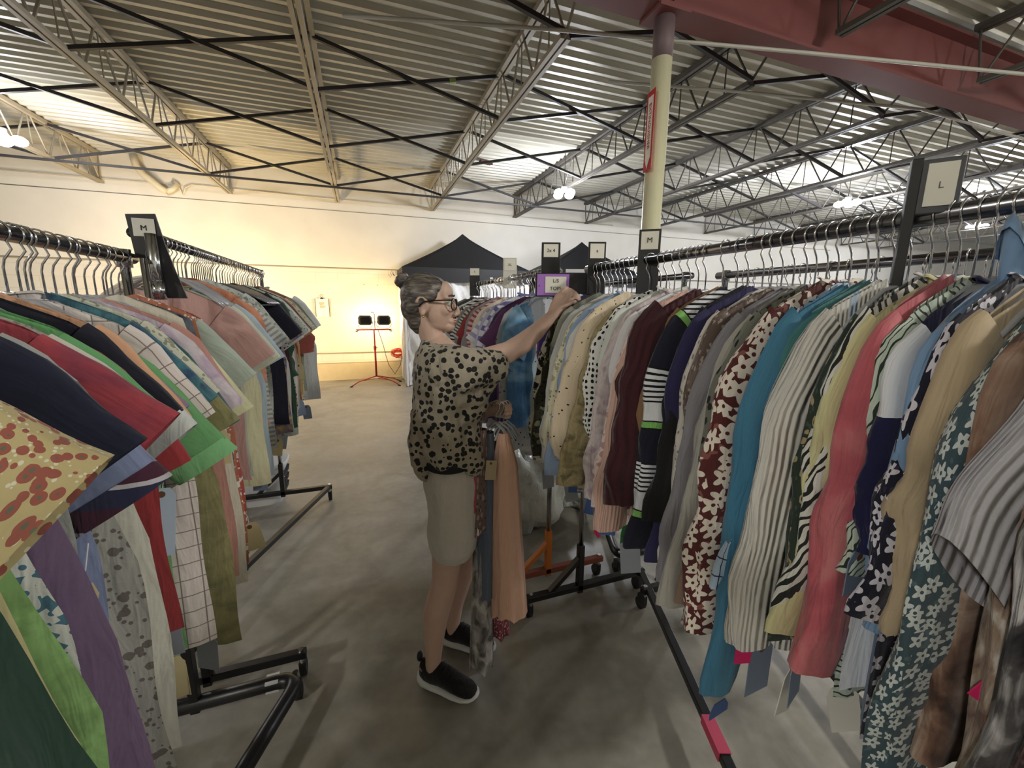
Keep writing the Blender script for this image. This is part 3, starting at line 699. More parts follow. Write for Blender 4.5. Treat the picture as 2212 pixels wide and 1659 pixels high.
# ------------------------------------------------ garments: rack of long-sleeve tops
RA=dict(e=1.0,z=ZA,rz=PI,where='on the woman\'s long-sleeve rack',hk='chrome-hooked hangers on the long-sleeve rack',hl=('chrome hook hanger with clear plastic shoulders on the long-sleeve rack',CLEAR),near=True)
B=lambda kind,cols,**k: cloth(kind,cols,**k)
stripe=B('bands',['DCE0E6','14162E','6FC13A','101018'],p=.255,bands=[(0,1),(.11,3),(.135,2),(.20,3),(.215,0),(.42,3),(.44,0),(.47,3),(.49,0),(.52,3),(.54,0),(.57,3),(.59,0),(.62,3),(.64,0),(.67,3),(.69,0),(.72,3),(.74,1)])
block=B('bands',['DDE1E8','15164A','8DB4DE'],p=.9,off=.0,bands=[(0,0),(.42,0),(.62,1)])
A_=[ # n,label,mat,kind,opts
(1.675,'light blue top with black specks',B('dots',['B9D3E6','1B2230'],f=42),'ls',{}),
(1.65,'crimson floral top',B('floral',['7C1F38','B03A55','2A1020'],f=40),'ls',{}),
(1.625,'deep purple velvet top',S('33206B'),'ls',dict(sw=.085)),
(1.585,'cream blouse with large black blotches',B('floral',['E3DEC6','20201F','6C705A'],f=30,th=.58),'ls',dict(sw=.08,cw=.06,sl=.62)),
(1.55,'olive-black floral blouse',B('floral',['3A3A26','8B8A62','181A14'],f=30),'ls',{}),
(1.52,'grey-green camouflage shirt',B('blotch',['4D4F44','77796A','8E8F82'],f=9),'ls',dict(L=.76)),
(1.485,'white and grey knit top',S('C4C5BE',rib=900),'ls',{}),
(1.455,'pale grey cotton shirt',S('B6B8B6'),'ls',dict(L=.75)),
(1.425,'pale yellow leaf-print blouse',B('floral',['DDD7B0','A9A77A','8C8F6A'],f=30),'ls',dict(cw=.055)),
(1.39,'light blue denim top',S('8FAED6'),'ls',dict(sl=.62)),
(1.36,'soft white linen blouse',S('DAD9D6'),'ls',dict(L=.8,sw=.085)),
(1.325,'grey gingham blouse',B('plaid',['B4B0AE','8E8B8E','7B7880'],p=.012,w=.4),'ls',{}),
(1.275,'cream puff-sleeve blouse with black dots',B('dots',['E4CFA9','2A221C'],f=60,th=.17),'ls',dict(dx=-.03,puff=.055,sw=.075,cw=.03,sl=.55,cuff=B('dots',['E4CFA9','2A221C'],f=60,th=.17),cl=2.2)),
(1.225,'mustard brown paisley top',B('blotch',['8B7A45','A9975F','6E6238']),'ls',{}),
(1.195,'white top with black polka dots',B('dots',['E4E3DD','15161C'],f=55,th=.33,rand=.25),'ls',{}),
(1.155,'white cotton shirt with greenish placket',S('D3D9D0'),'ls',dict(sw=.085,collar=1,tag=[('grey',.27,-.80,.055,.11,.15),('pink',.27,-.93,.025,.05,.6)])),
(1.12,'sheer dusty lilac blouse',B('blotch',['B6A4A8','CFC2C0','A89098']),'ls',dict(L=.78)),
(1.085,'white top with lavender and tan plaid panels',B('bands',['D9D8DA','8E86C0','B7A7A4','C9B9AE'],p=.31,bands=[(0,0),(.4,1),(.47,0),(.52,2),(.6,3),(.68,0)]),'ls',{}),
(1.05,'pale pink floral blouse',B('floral',['DFC5BD','B58E8A','CBB0A4'],f=34),'ls',dict(L=.8)),
(1.02,'blush pink ribbed top',S('E0AE98',rib=700),'ls',dict(sl=.66)),
(.945,'dark maroon velvet top with wide sleeves',B('solid',['4A1522'],rib=300,bump=.5),'ls',dict(sw=.115,cw=.09,sl=.50,sth=.034,th=.02,yaw=.05,dx=-.035,tag=[('grey',.25,-.84,.06,.12,.1),('green',.27,-.80,.035,.05,0)])),
(.905,'ochre suede top',S('8B6336'),'ls',{}),
(.865,'navy, white and green striped sweater',stripe,'ls',dict(sw=.075,cw=.068,sl=.62,sth=.022,th=.016,dx=-.025)),
(.825,'black knit top',S('17181A'),'ls',dict(sw=.08)),
(.80,'indigo jersey top',S('2A2658'),'ls',dict(sl=.64)),
(.772,'cream top with brown vine print',B('floral',['CFC9BC','6E5246','8F7B6C'],f=34,th=.42),'ls',dict(sl=.6)),
(.742,'brown top with sequin specks',B('sequin',['5C4A42','6B574C','A08F80']),'ls',dict(sl=.62,sw=.085)),
(.712,'mid-grey cardigan',S('85828A'),'ls',dict(name='cardigan',sl=.64)),
(.69,'greige draped cardigan',S('A8A498'),'ls',dict(sl=.66)),
(.665,'dark grey-green leopard blouse',B('leopard',['7E8272','24261F','5E6154'],f=40),'ls',{}),
(.642,'tan suede-look shirt',S('7D6350'),'ls',dict(sl=.62)),
(.612,'dark red blouse with big white flowers',B('petals',['5A1A18','E3D6C4','8A4A40'],f=24,k=1.5),'ls',dict(sl=.68,sw=.088,cw=.065,sth=.022,dx=-.025,tag=('grey',.17,-.88,.06,.12,.1))),
(.585,'light blue windowpane shirt',B('plaid',['A9C6E2','1E2B45','1E2B45'],p=.04,w=.07),'ls',dict(tag=('pink',.28,-.82,.035,.055,0))),
(.562,'bright teal-blue long cardigan',S('1F7FA6'),'ls',dict(sl=.78,cw=.035,sw=.09,curl=-6,sth=.020,dx=-.03,tag=[('blue',.27,-1.02,.06,.035,0)])),
(.54,'sea-green jersey top',S('2C7C7C'),'ls',dict(sl=.5)),
(.512,'cream ribbed top with light blue stripe',B('bands',['D9D6CC','AFC8E2','C9C5B8'],ax='u',p=.16,bands=[(0,0),(.30,1),(.42,0),(.6,2),(.66,0)],rib=600,bump=.5),'ls',dict(sl=.64,sw=.085,cw=.055,sth=.024,th=.013,dx=-.008,tag=[('pink',.29,-.84,.035,.055,0),('steel',.24,-.86,.07,.12,0)])),
(.482,'dark green blouse with small gold flowers',B('floral',['24352A','A8935A','3E5140','151D17'],f=34),'ls',{}),
(.46,'white blouse with black swirl print',B('swirl',['D5D6CC','22251F'],f=16),'ls',dict(sl=.52,cw=.06,sth=.018)),
(.443,'yellow ribbed top',S('D9D58E'),'ls',dict(sl=.55)),
(.42,'coral red bow-sleeve blouse',B('blotch',['B93C4E','C9495A','D0676B'],f=10,gloss=1),'ls',dict(sl=.60,sw=.078,cw=.05,sth=.024,dx=-.01,tag=('manila',.24,-.62,.06,.11,.12))),
(.399,'pale green top with black line drawing',B('swirl',['B8C9B6','27352A'],f=22,th=.80),'ls',dict(sl=.4)),
(.381,'navy and white block-sleeve top',block,'ls',dict(sl=.34,sw=.085,cw=.07,tag=('steel',.24,-.55,.055,.08,0))),
(.362,'chambray blue shirt with raised collar',S('6F9CC9'),'ls',dict(collar=1,ch=.075,sl=.46,name='collared_shirt')),
(.343,'black blouse with white flower clusters',B('petals',['15142A','CFCBD8','2B2848'],f=24,k=1.8),'ls',dict(sl=.44,cw=.075)),
(.315,'tan ruffled jacket',B('solid',['BFA67A'],bump=.6,bf=16),'ls',dict(sl=.42,sw=.10,cw=.085,sth=.026,th=.016,name='ruffled_jacket',cat='jacket')),
(.286,'dark teal blouse with white blossoms',B('petals',['34505A','C3CCC8','48666E'],f=36,k=1.8),'ls',dict(sl=.78,sw=.08,cw=.07,sth=.02,tag=('steel',.20,-.86,.07,.08,0))),
(.258,'brown marbled ruffle top',B('blotch',['4E3226','8A6248','B59A82'],f=14),'ls',dict(sl=.60,sw=.09,cw=.06,sth=.02)),
(.212,'taupe feathery knit top',B('blotch',['6A4A3C','9A8068','C7BDAE'],f=20),'ls',dict(sl=.66)),
(.185,'black and white fringed top',B('blotch',['17161A','4A4648','C9C6C4'],f=12),'ls',dict(sl=.66,tag=('pink',.26,-.60,.04,.07,-.6))),
(.215,'white ribbed short-sleeve sweater',B('solid',['B9B7C0'],rib=500,bump=.6),'ss',dict(sl=.31,sw=.10,cw=.10,sth=.022,th=.014,sa=52)),
(.145,'dark brown plaid long top',B('plaid',['3B2A2A','6B4E46','5A3F3C'],p=.02,w=.3),'ls',dict(sl=.8,L=1.05,sw=.085)),
(.10,'plum fleece pullover',S('3A2030'),'ls',dict(sl=.7,L=.95)),
]
for (n,lab,mat,kind,op) in A_: garment(RA,n,lab,mat,kind,**op)
# ------------------------------------------------ rack with the orange bracket
RB=dict(e=.90,z=ZA,rz=PI,where='on the orange-bracket rack',hk='chrome-hooked hangers on the orange-bracket rack',hl=('chrome hook hanger with clear plastic shoulders on the orange-bracket rack',CLEAR),near=False)
tie=B('blotch',['2F6FA5','3F87BE','7FB7DB','2F6FA5'],f=5)
garment(RB,1.985,'blue tie-dye T-shirt facing the aisle',tie,'ss',w=.25,L=.78,th=.02,sth=.03,sw=.095,cw=.10,yaw=.42,near=True,sa=66,cuff=None)
B_=[(1.935,'grey speckled top hung foremost','B7BCC2','dots','2B3038',{}),(2.04,'plum shiny top','5E2A5C','solid','',dict(tag=('pink',.2,-.5,.05,.03,0))),
(2.09,'dark violet cardigan','3A2A52','solid','',{}),(2.14,'lavender floral blouse','9C94BE','floral','D6D2DE',{}),(2.20,'white top with purple diagonal stripes','D5D5DC','bands','6B66A8',{}),
(2.27,'pale grey lilac blouse','BEBCC9','blotch','A7A3BA',{}),(2.34,'white blouse with thin lilac stripes','DCDCE0','bands','A49CC8',{}),(2.42,'cream lace top','DDD3C2','blotch','C9BDA8',{}),
(2.50,'pink and red striped top','D9A7A0','bands','9C3F42',dict(p=.022)),(2.57,'grey marl top','8B8A8E','solid','',{}),(2.64,'bright red jersey top','A3262C','solid','',{}),
(2.71,'dark red knit top','7A2028','solid','',{}),(2.79,'green and white striped top','C9CDC2','bands','4B5648',dict(p=.02)),(2.87,'taupe blouse','948A80','solid','',{}),
(2.95,'black and white zigzag top','CFCFCB','bands','25262A',dict(p=.024)),(3.03,'brick red plaid shirt','9A4A42','plaid','4A2A2A',{}),(3.11,'pale aqua top','A9C2C2','solid','',{}),
(3.19,'white jersey top','D6D6D2','solid','',{}),(3.27,'charcoal knit top','3C3D42','solid','',{}),(3.36,'rose pink top','C88A8A','solid','',{}),(3.44,'olive khaki shirt','77745A','solid','',{})]
def simple(k,c,c2,op):
    p=op.pop('p',.05)
    if k=='solid':return S(c)
    if k=='bands':return B('bands',[c,c2],p=p,bands=[(0,0),(.55,1)])
    if k=='floral':return B('floral',[c,c2,c2],f=40)
    if k=='blotch':return B('blotch',[c,c2])
    if k=='dots':return B('dots',[c,c2],f=46)
    if k=='petals':return B('petals',[c,c2],f=24)
    if k=='plaid':return B('plaid',[c,c2,c2],p=.03,w=.2)
for (n,lab,c,k,c2,op) in B_:
    op=dict(op);m=simple(k,c,c2,op);garment(RB,n,lab,m,'ls' if int(n*100)%3 else 'ss',**op)
# ------------------------------------------------ second row
RC=dict(e=1.64,z=1.70,rz=PI,where='on the second-row rack',hk='chrome-hooked hangers on the second-row rack',hl=('chrome hook hanger with grey plastic shoulders on the second-row rack',CLEAR),near=False)
cl=['9C9A96 grey','5C5048 brown','7F8590 slate','C3BFB4 stone','3C4450 dark slate','8B6A5A russet','A9ACB2 silver grey','454038 dark olive','2E5E62 deep teal','B7A78E sand','6B2A34 wine','8E94A4 blue-grey','D2D0CA off-white','4A3A4A aubergine','767A62 moss','A88C7A dusty brown','30343C ink','B4B0B8 pale mauve']
for i,c in enumerate(cl):
    h,nm=c.split(' ',1)
    garment(RC,.32+i*.068,nm+' jersey top',[S(h),B('blotch',[h,'8A8680']),B('floral',[h,'C9C4B8','3A3836'],f=30)][i%3],['ls','ss'][i%2],L=.72)
RD=dict(RC);RD.update(e=1.67,z=1.715,where='on the bent-tube rack in the second row',hk='chrome-hooked hangers on the second-row bent-tube rack',hl=('chrome hook hanger with grey plastic shoulders on the second-row bent-tube rack',CLEAR))
for i,c in enumerate(['C4C0B8 pale stone','6C7480 steel','B0A28E beige','4A5258 graphite','9AA0A4 ash grey','7A5A50 chestnut','D0CEC8 ivory','505A4A forest grey','A4988E mushroom','888E9A dove']):
    h,nm=c.split(' ',1);garment(RD,1.95+i*.15,nm+' jersey top',S(h),'ss' if i%2 else 'ls',L=.68)
# ------------------------------------------------ racks behind the woman
LA=dict(e=-.65,z=ZL1,rz=0,where='on the nearest rack behind the woman',hk='chrome-hooked hangers on the nearest rack behind the woman',hl=('chrome hook hanger with smoky plastic shoulders on the nearest rack behind the woman',CLEAR),near=True,opt=dict(th=.014,sth=.020,sw=.08,cw=.075,L=.86))
tiger=B('floral',['B7A562','9A4A36','CFCBA8','5A6448'],f=85,th=.62)
L_=[
(.545,'bottle green velvet long tunic','0F3A2C','solid','','tank',dict(L=1.3,w=.31,flare=.03,th=.022)),
(.56,'gold, red and green scale-print top',tiger,'','','ss',dict(sl=.22,sw=.10,cw=.10,sth=.03,th=.02,sa=42)),
(.585,'pale yellow fleece long tunic','C9C07A','solid','','tank',dict(L=1.25,w=.295,th=.018)),
(.615,'lime green long tunic','7DB354','blotch','5E8A3C','tank',dict(L=1.25,w=.30,th=.02)),
(.63,'pale sage cotton top','A9AC98','solid','','ss',dict(sl=.12)),
(.65,'teal and white ikat tunic','3E7A94','petals','D9DCD6','tank',dict(L=.95,w=.265)),
(.70,'mauve felt long cardigan','6E5478','solid','','tank',dict(L=1.16,w=.285,th=.03,flare=.02,tag=('manila',.25,-.52,.05,.11,.3))),
(.73,'dark navy wide-sleeve T-shirt','171C38','solid','','ss',dict(sl=.19,sw=.095,cw=.10,sth=.028,th=.02,sa=52)),
(.76,'grey marl top with rounded shoulders','9DA09A','solid','','ss',dict(sl=.15)),
(.785,'periwinkle denim T-shirt with banded cuffs','7C8CB8','solid','','ss',dict(sl=.20,sw=.085,cw=.08,sa=60,sth=.026,cuff=B('bands',['262A4E','4A1A34','B9B6C0'],p=.07,bands=[(0,0),(.4,2),(.5,1)]),cl=1.4,dz=-.03)),
(.81,'grey floral shirt with soft cuffs','A3A49A','floral','6E665E','ss',dict(w=.27,L=.95,sl=.18,sa=66,dz=-.03)),
(.84,'magenta and red satin blouse',B('blotch',['7A1E44','B21E30','8E1A3C'],f=8,gloss=1),'','','ss',dict(sl=.20,sw=.08,cw=.08,sth=.026,th=.018,sa=46)),
(.865,'cream jersey top with long shoulders','C9C8B8','solid','','ss',dict(w=.275,L=.96,sl=.19,sa=46)),
(.885,'bright green fleece T-shirt','4FA552','solid','','ss',dict(sl=.18,sw=.08,cw=.07,sth=.026,th=.02,sa=52)),
(.915,'red cotton T-shirt with square sleeves','A51E26','solid','','ss',dict(w=.265,L=.74,sl=.23,sa=64,sw=.08,cw=.08,dz=-.03,tag=('white',.24,-.58,.08,.10,.5))),
(.95,'black-navy sweatshirt with white cuffs','14162A','solid','','ss',dict(sl=.19,sw=.085,cw=.07,sth=.028,th=.02,sa=50,cuff=S('C6CCC8'),cl=1.6)),
(.985,'peach orange jersey top','E0A06C','solid','','ss',dict(sl=.20,sw=.08,cw=.07,sth=.024,sa=54)),
(1.02,'pink tie-dye blouse','B8506E','blotch','4A7AA8','ss',dict(sl=.16,dz=-.03)),
(1.05,'lime T-shirt with turned lighter cuffs','58A85A','solid','','ss',dict(sl=.25,sw=.07,cw=.07,sth=.024,sa=60,dz=-.03,cuff=S('6CC070'),cl=1.2,tag=('pale',.22,-.50,.05,.16,.12))),
(1.085,'white blouse with brown windowpane lines','D6CBC4','plaid','8A7A74','ss',dict(w=.275,L=.93,sl=.21,sw=.085,cw=.075,sth=.024,sa=58,p=.04)),
(1.12,'teal and navy tie-dye top',B('blotch',['1E4A6E','2F7A86','1A2A5A'],f=10),'','','ss',dict(sl=.2,L=.95)),
(1.155,'cream blouse with green sprigs','CBCBB4','floral','8E9274','ss',dict(sl=.19)),
(1.19,'olive gold patterned blouse','8C8648','blotch','6E6A3A','ss',dict(w=.30,sl=.24,sa=60,dz=-.03,L=1.0,tag=('blue',.2,-.55,.07,.10,0))),
(1.225,'deep teal jersey T-shirt','12605E','solid','','ss',dict(sl=.24,sw=.085,cw=.08,dz=-.03,sa=62)),
(1.26,'white blouse fading to lilac','D3C6CE','blotch','B79ABC','ss',dict(sl=.23,sw=.08,cw=.075,sth=.024,sa=58,tag=('steel',.2,-.58,.07,.09,0))),
(1.30,'salmon pink crepe blouse','C98876','solid','','ss',dict(w=.27,L=.9,sl=.20,sw=.08,cw=.07,sth=.026,sa=62)),
(1.335,'pale yellow short-sleeve blouse','D3D39A','solid','','ss',dict(sl=.24,dz=-.03,sa=62,tag=[('manila',.25,-.46,.055,.10,.05)],ttext='b/44')),
(1.375,'long cream tunic with stone stripes','CFC8B2','solid','','tank',dict(L=1.0,w=.27,th=.02)),
(1.415,'navy blouse with white brush strokes','1C2438','blotch','6C7482','tank',dict(L=.98,w=.25)),
(1.455,'orange-brown floral tunic','B8663A','floral','DAD2C8','tank',dict(L=.98,w=.25)),
(1.495,'mint cotton blouse','AFC0B0','solid','','ss',dict(sl=.2)),
(1.535,'red and white floral tunic','B8463A','floral','DAD2C8','tank',dict(L=.98,w=.24)),
]
for (n,lab,c,k,c2,kind,op) in L_:
    op=dict(op);m=c if not isinstance(c,str) else (B('plaid',[c,c2,c2],p=op.pop('p'),w=.06) if 'p' in op else simple(k,c,c2,op))
    garment(LA,n,lab,m,kind,**op)
LB_=dict(e=-.645,z=ZL2,rz=0,where='on the M rack behind the woman',hk='chrome-hooked hangers on the M rack',hl=('chrome hook hanger with smoky plastic shoulders on the M rack',CLEAR),near=True,opt=dict(th=.013,sth=.018,sw=.082,cw=.08,L=.86,sl=.235,w=.255))
M_=[
(1.76,'dusty rose cotton T-shirt','C8968C','solid','','ss',dict(dz=-.05,w=.2,sl=0.20)),(1.80,'pale mint cotton blouse','BFC9B8','solid','','ss',dict(dz=-.05,w=.21,sl=0.21,sa=58)),(1.84,'butter yellow T-shirt','D9D6A4','solid','','ss',dict(dz=-.05,sl=0.22)),
(1.88,'pale blue chambray blouse','A9BFD2','solid','','ss',dict(dz=-.04,sl=0.23,sa=58)),(1.92,'orange knitted cardigan','D98A5A','blotch','C06A3E','ls',dict(sl=.5,cw=.04)),(1.96,'grey-white striped shirt','BFC3BF','bands','8E9690','ss',dict(sl=0.22,p=.02)),
(2.0,'white blouse with plum flowers','C3BDC2','floral','4A2A3A','ss',dict(sl=0.22,dz=-.03)),(2.045,'pale grey tunic with leaf sprays','B9BEB6','floral','7E8A80','ss',dict(sl=0.24,L=.85)),
(2.42,'navy-black sweatshirt','10122A','solid','','ss',dict(sl=0.22,sw=.10,cw=.10,th=.02,sth=.026)),(2.47,'royal blue football shirt','223A8C','blotch','C9A53A','ss',dict()),(2.51,'white T-shirt with grey sleeves','C9C9C6','solid','','ss',{}),
(2.555,'dark wine satin blouse','4E1A26','blotch','1E1216','ss',dict(sl=0.20)),(2.60,'forest green jersey tunic','1F4A34','solid','','ls',dict(sl=.42,L=.92)),(2.645,'pale celadon tunic','AAB8A8','floral','5A6E78','ss',dict(L=.98)),
(2.69,'white blouse with black collage print','C6C2BC','floral','4A4444','ss',dict(sl=0.21)),(2.73,'pink and white jersey top','D8B4B4','blotch','DDD6D0','ss',{}),(2.775,'grey sweat T-shirt','A4A29E','solid','','ss',{}),
(2.82,'mottled brown top','8E7A62','blotch','B5A58C','ss',{}),(2.865,'dark green camouflage T-shirt','35463A','blotch','1E2A24','ss',dict(tag=('manila',.26,-.58,.06,.10,0))),(2.91,'olive gold T-shirt','9C8C4C','solid','','ss',{}),
(2.955,'brick red polo shirt','A03224','solid','','ss',dict(sl=0.21,sa=60)),(3.0,'mustard blouse','C0A052','solid','','ss',dict(sl=0.20)),(3.045,'cream leaf-print blouse','C9C2A8','floral','8C8A6A','ss',{}),
(3.09,'rust red wrap top','A84A3A','solid','','ls',dict(sl=.34,sa=70)),(3.135,'brown suede T-shirt','8E7444','solid','','ss',dict(sl=0.20)),(3.18,'sage green T-shirt','8E9A86','solid','','ss',dict(tag=('pink',.2,-.74,.05,.06,0))),
(3.225,'khaki cotton shirt','7C7654','solid','','ss',dict(L=.8)),(3.27,'pale grey blouse with flecks','BDBFBC','dots','8A8C8E','ss',{}),(3.32,'white boxy T-shirt hung last','CFD3D6','solid','','ss',dict(w=.33,sa=60,sl=0.22,sw=.11,cw=.12,L=.9)),
(3.37,'black end jacket','26201F','solid','','ss',dict(sl=.14)),
]
for (n,lab,c,k,c2,kind,op) in M_:
    op=dict(op);m=simple(k,c,c2,op);garment(LB_,n,lab,m,kind,**op)
# bare smoky hangers bunched together
for i in range(12):
    hang('bare smoky hangers on the M rack',-.645,2.10+i*.024,ZL2-.0165,random.Random(i).uniform(-.06,.06),('bare hanger with smoky clear plastic shoulders bunched on the M rack',SMOKE))
# extra hangers crowded on the rails
rg=random.Random(5)
for key,e,z,n0,n1,k,lb in ((LA['hk'],-.65,ZL1,.45,1.55,7,LA['hl']),(LB_['hk'],-.645,ZL2,1.8,3.35,16,LB_['hl']),(RB['hk'],.90,ZA,1.95,3.4,16,RB['hl']),(RC['hk'],1.64,1.72,.3,1.5,16,RC['hl'])):
    for i in range(k): hang(key,e,n0+(n1-n0)*(i+.5)/k+rg.uniform(-.02,.02),z-.0165,(PI if e>0 else 0)+rg.uniform(-.3,.3),lb)
# ------------------------------------------------ basket, bags
bk=thing('laundry_basket','white slotted plastic laundry basket under the M rack','basket',(-.84,3.62,0))
m=MB();rings=[]
for z,k in((0,.8),(.02,.84),(.32,1),(.34,1.07),(.33,1.10),(.31,1.08)):
    rings.append([(k*.2*math.copysign(abs(math.cos(a))**.5,math.cos(a)),k*.15*math.copysign(abs(math.sin(a))**.5,math.sin(a)),z+.0) for a in [2*PI*i/28 for i in range(28)]])
m.loft(rings[:4],cap=False);m.loft(rings[3:],cap=False);m.loft([rings[0],[(x*.1,y*.1,0) for x,y,z in rings[0]]],cap=False);m.build('tub',WHITEP,bk,True)
m=MB()
for j in range(3):
    for i in range(6): m.box((.185+j*.006,-.08+i*.03,.10+j*.07),(.02,.010,.045),0,R(8),R(-18))
m.build('slots',plain('slot_shadow','55565A',.8),bk)
b2=copy_tree(bk);b2.location=(-.98,2.22,.0);b2.scale=(.7,.7,.7);b2['label']='smaller white plastic basket low beneath the near end of the M rack'
def bag(name,label,loc,r,seed,mat):
    m=MB();rng=random.Random(seed);nu,nv=34,22
    ph=[rng.random()*6 for _ in range(6)];vs=[]
    for j in range(nv+1):
        v=PI*j/nv
        for i in range(nu):
            u=2*PI*i/nu
            k=1+.10*math.sin(3*u+ph[0]+2*v)+.07*math.sin(7*u+ph[1]-3*v)+.05*math.sin(11*u+ph[2]+5*v)+.04*math.sin(9*v+ph[3])
            z=r[2]*math.cos(v)*k
            vs.append((r[0]*math.sin(v)**.7*math.cos(u)*k,r[1]*math.sin(v)**.7*math.sin(u)*k,max(-r[2]*.92,z)+r[2]*.925))
    m.add(vs,[(j*nu+i,(j+1)*nu+i,(j+1)*nu+(i+1)%nu,j*nu+(i+1)%nu) for j in range(nv) for i in range(nu)])
    o=m.build(name,mat,None,True);o.location=loc;tag(o,label,'bag');return o
bg=cloth('blotch',['9EA29A','C7CAC0','B2B5AC'],f=4,coord='Object',gloss=1,rough=.35,bump=.9,bf=5)
bag('plastic_bag','large crumpled translucent plastic bag on the floor behind the orange bracket',(1.05,2.75,0),(.34,.40,.27),3,bg)
bag('plastic_bag','pale crumpled plastic bag on the floor farther back beneath the second row',(1.55,2.9,0),(.30,.34,.22),8,bg)
# ---------------------------------------------------------------- the woman (figure frame: x = direction she faces, y = away from the camera)
BX,BY=-.25,1.50
ca,sa=math.cos(R(20)),math.sin(R(20))
W=thing('person','person with grey hair in a bun, glasses and leopard blouse, reaching to a rack','person',(BX*ca+BY*sa,-BX*sa+BY*ca,0),R(-20))
def P_(x,y,z): return Vector((x-BX,y-BY,z))
def cap_tube(m,pts,rs,r2=None,seg=18):
    """tube with rounded ends"""
    pts=[Vector(p) for p in pts];d0=(pts[0]-pts[1]).normalized();d1=(pts[-1]-pts[-2]).normalized()
    r2=r2 or rs
    P=[pts[0]+d0*rs[0]*.75,pts[0]+d0*rs[0]*.45]+pts+[pts[-1]+d1*rs[-1]*.45,pts[-1]+d1*rs[-1]*.75]
    a=[rs[0]*.35,rs[0]*.8]+list(rs)+[rs[-1]*.8,rs[-1]*.35];b=[r2[0]*.35,r2[0]*.8]+list(r2)+[r2[-1]*.8,r2[-1]*.35]
    return m.tube(P,a,seg,True,b)
skin=NT('skin');skin.b.inputs['Roughness'].default_value=.55;skin.b.inputs['Subsurface Weight'].default_value=.08
skin.b.inputs['Subsurface Scale'].default_value=.01
tcx=skin.N('TexCoord');nn=skin.N('TexNoise',Scale=14.0,Detail=5.0);skin.L(tcx.outputs['Object'],nn.inputs['Vector'])
skin.L(skin.mix(nn.outputs['Fac'],lin('B39484'),lin('CDAF9E')),skin.b.inputs['Base Color']);SK=skin.m
m=MB()
# trunk
def sec(c,rx,ry,n=20): return [(c[0]-BX+rx*math.cos(2*PI*k/n),c[1]-BY+ry*math.sin(2*PI*k/n),c[2]) for k in range(n)]
m.loft([sec((-.225,1.54,.86),.06,.10),sec((-.228,1.54,.90),.10,.155),sec((-.232,1.54,.96),.105,.165),sec((-.235,1.54,1.03),.088,.14),sec((-.235,1.535,1.10),.080,.125),sec((-.235,1.53,1.18),.088,.135),sec((-.228,1.525,1.27),.098,.145),sec((-.235,1.52,1.34),.092,.15),sec((-.25,1.515,1.40),.07,.13),sec((-.265,1.512,1.44),.045,.07),sec((-.27,1.51,1.46),.03,.04)])
# neck
cap_tube(m,[P_(-.266,1.512,1.40),P_(-.294,1.508,1.465),P_(-.312,1.505,1.53)],[.055,.045,.047],[.054,.045,.046])
# legs
cap_tube(m,[P_(-.228,1.465,.92),P_(-.225,1.468,.82),P_(-.238,1.472,.68),P_(-.255,1.478,.55),P_(-.262,1.48,.48),P_(-.285,1.48,.40),P_(-.303,1.478,.33),P_(-.312,1.472,.22),P_(-.318,1.468,.12),P_(-.32,1.466,.07)],[.088,.085,.072,.058,.053,.054,.053,.040,.032,.033])
cap_tube(m,[P_(-.228,1.61,.92),P_(-.21,1.63,.82),P_(-.20,1.645,.68),P_(-.195,1.655,.55),P_(-.20,1.66,.48),P_(-.215,1.665,.40),P_(-.235,1.67,.33),P_(-.255,1.675,.22),P_(-.265,1.68,.12),P_(-.268,1.68,.07)],[.088,.085,.072,.058,.053,.054,.052,.039,.032,.033])
# feet (inside the shoes)
cap_tube(m,[P_(-.335,1.469,.065),P_(-.28,1.45,.06),P_(-.21,1.428,.045)],[.028,.026,.02],[.026,.028,.024])
cap_tube(m,[P_(-.28,1.682,.065),P_(-.22,1.67,.06),P_(-.16,1.65,.045)],[.028,.026,.02],[.026,.028,.024])
# right arm (nearer the camera), reaching
cap_tube(m,[P_(-.225,1.375,1.365),P_(-.15,1.40,1.372),P_(-.08,1.45,1.385),P_(-.015,1.505,1.402),P_(.04,1.565,1.43),P_(.095,1.625,1.472),P_(.14,1.672,1.512),P_(.165,1.70,1.535)],[.052,.047,.043,.040,.040,.034,.027,.024],[.052,.047,.043,.038,.038,.031,.024,.021])
# left arm, bent, holding hangers
cap_tube(m,[P_(-.235,1.665,1.36),P_(-.25,1.70,1.27),P_(-.255,1.725,1.16),P_(-.235,1.72,1.10),P_(-.17,1.67,1.115),P_(-.12,1.625,1.14),P_(-.095,1.60,1.155)],[.05,.043,.040,.038,.034,.027,.023])
# right hand: palm + fingers curled over the hanger, thumb below
def finger(pts,r): cap_tube(m,[P_(*p) for p in pts],[r,r*.95,r*.9,r*.82][:len(pts)],None,10)
cap_tube(m,[P_(.163,1.698,1.533),P_(.185,1.722,1.565),P_(.207,1.745,1.597),P_(.217,1.757,1.611)],[.025,.034,.037,.03],[.02,.021,.021,.017])
for i,(dx,dz,l) in enumerate(((-.012,.017,.95),(.004,.008,1.05),(.019,-.003,1.0),(.031,-.016,.85))):
    b=(.212+dx,1.75+dx*.3,1.612+dz)
    finger([b,(b[0]+.026*l,b[1]+.022*l,b[2]+.018*l),(b[0]+.047*l,b[1]+.022*l,b[2]+.004*l),(b[0]+.048*l,b[1]+.008*l,b[2]-.018*l)],.0088)
finger([(.19,1.712,1.56),(.213,1.704,1.572),(.238,1.716,1.582),(.258,1.735,1.59)],.0098)
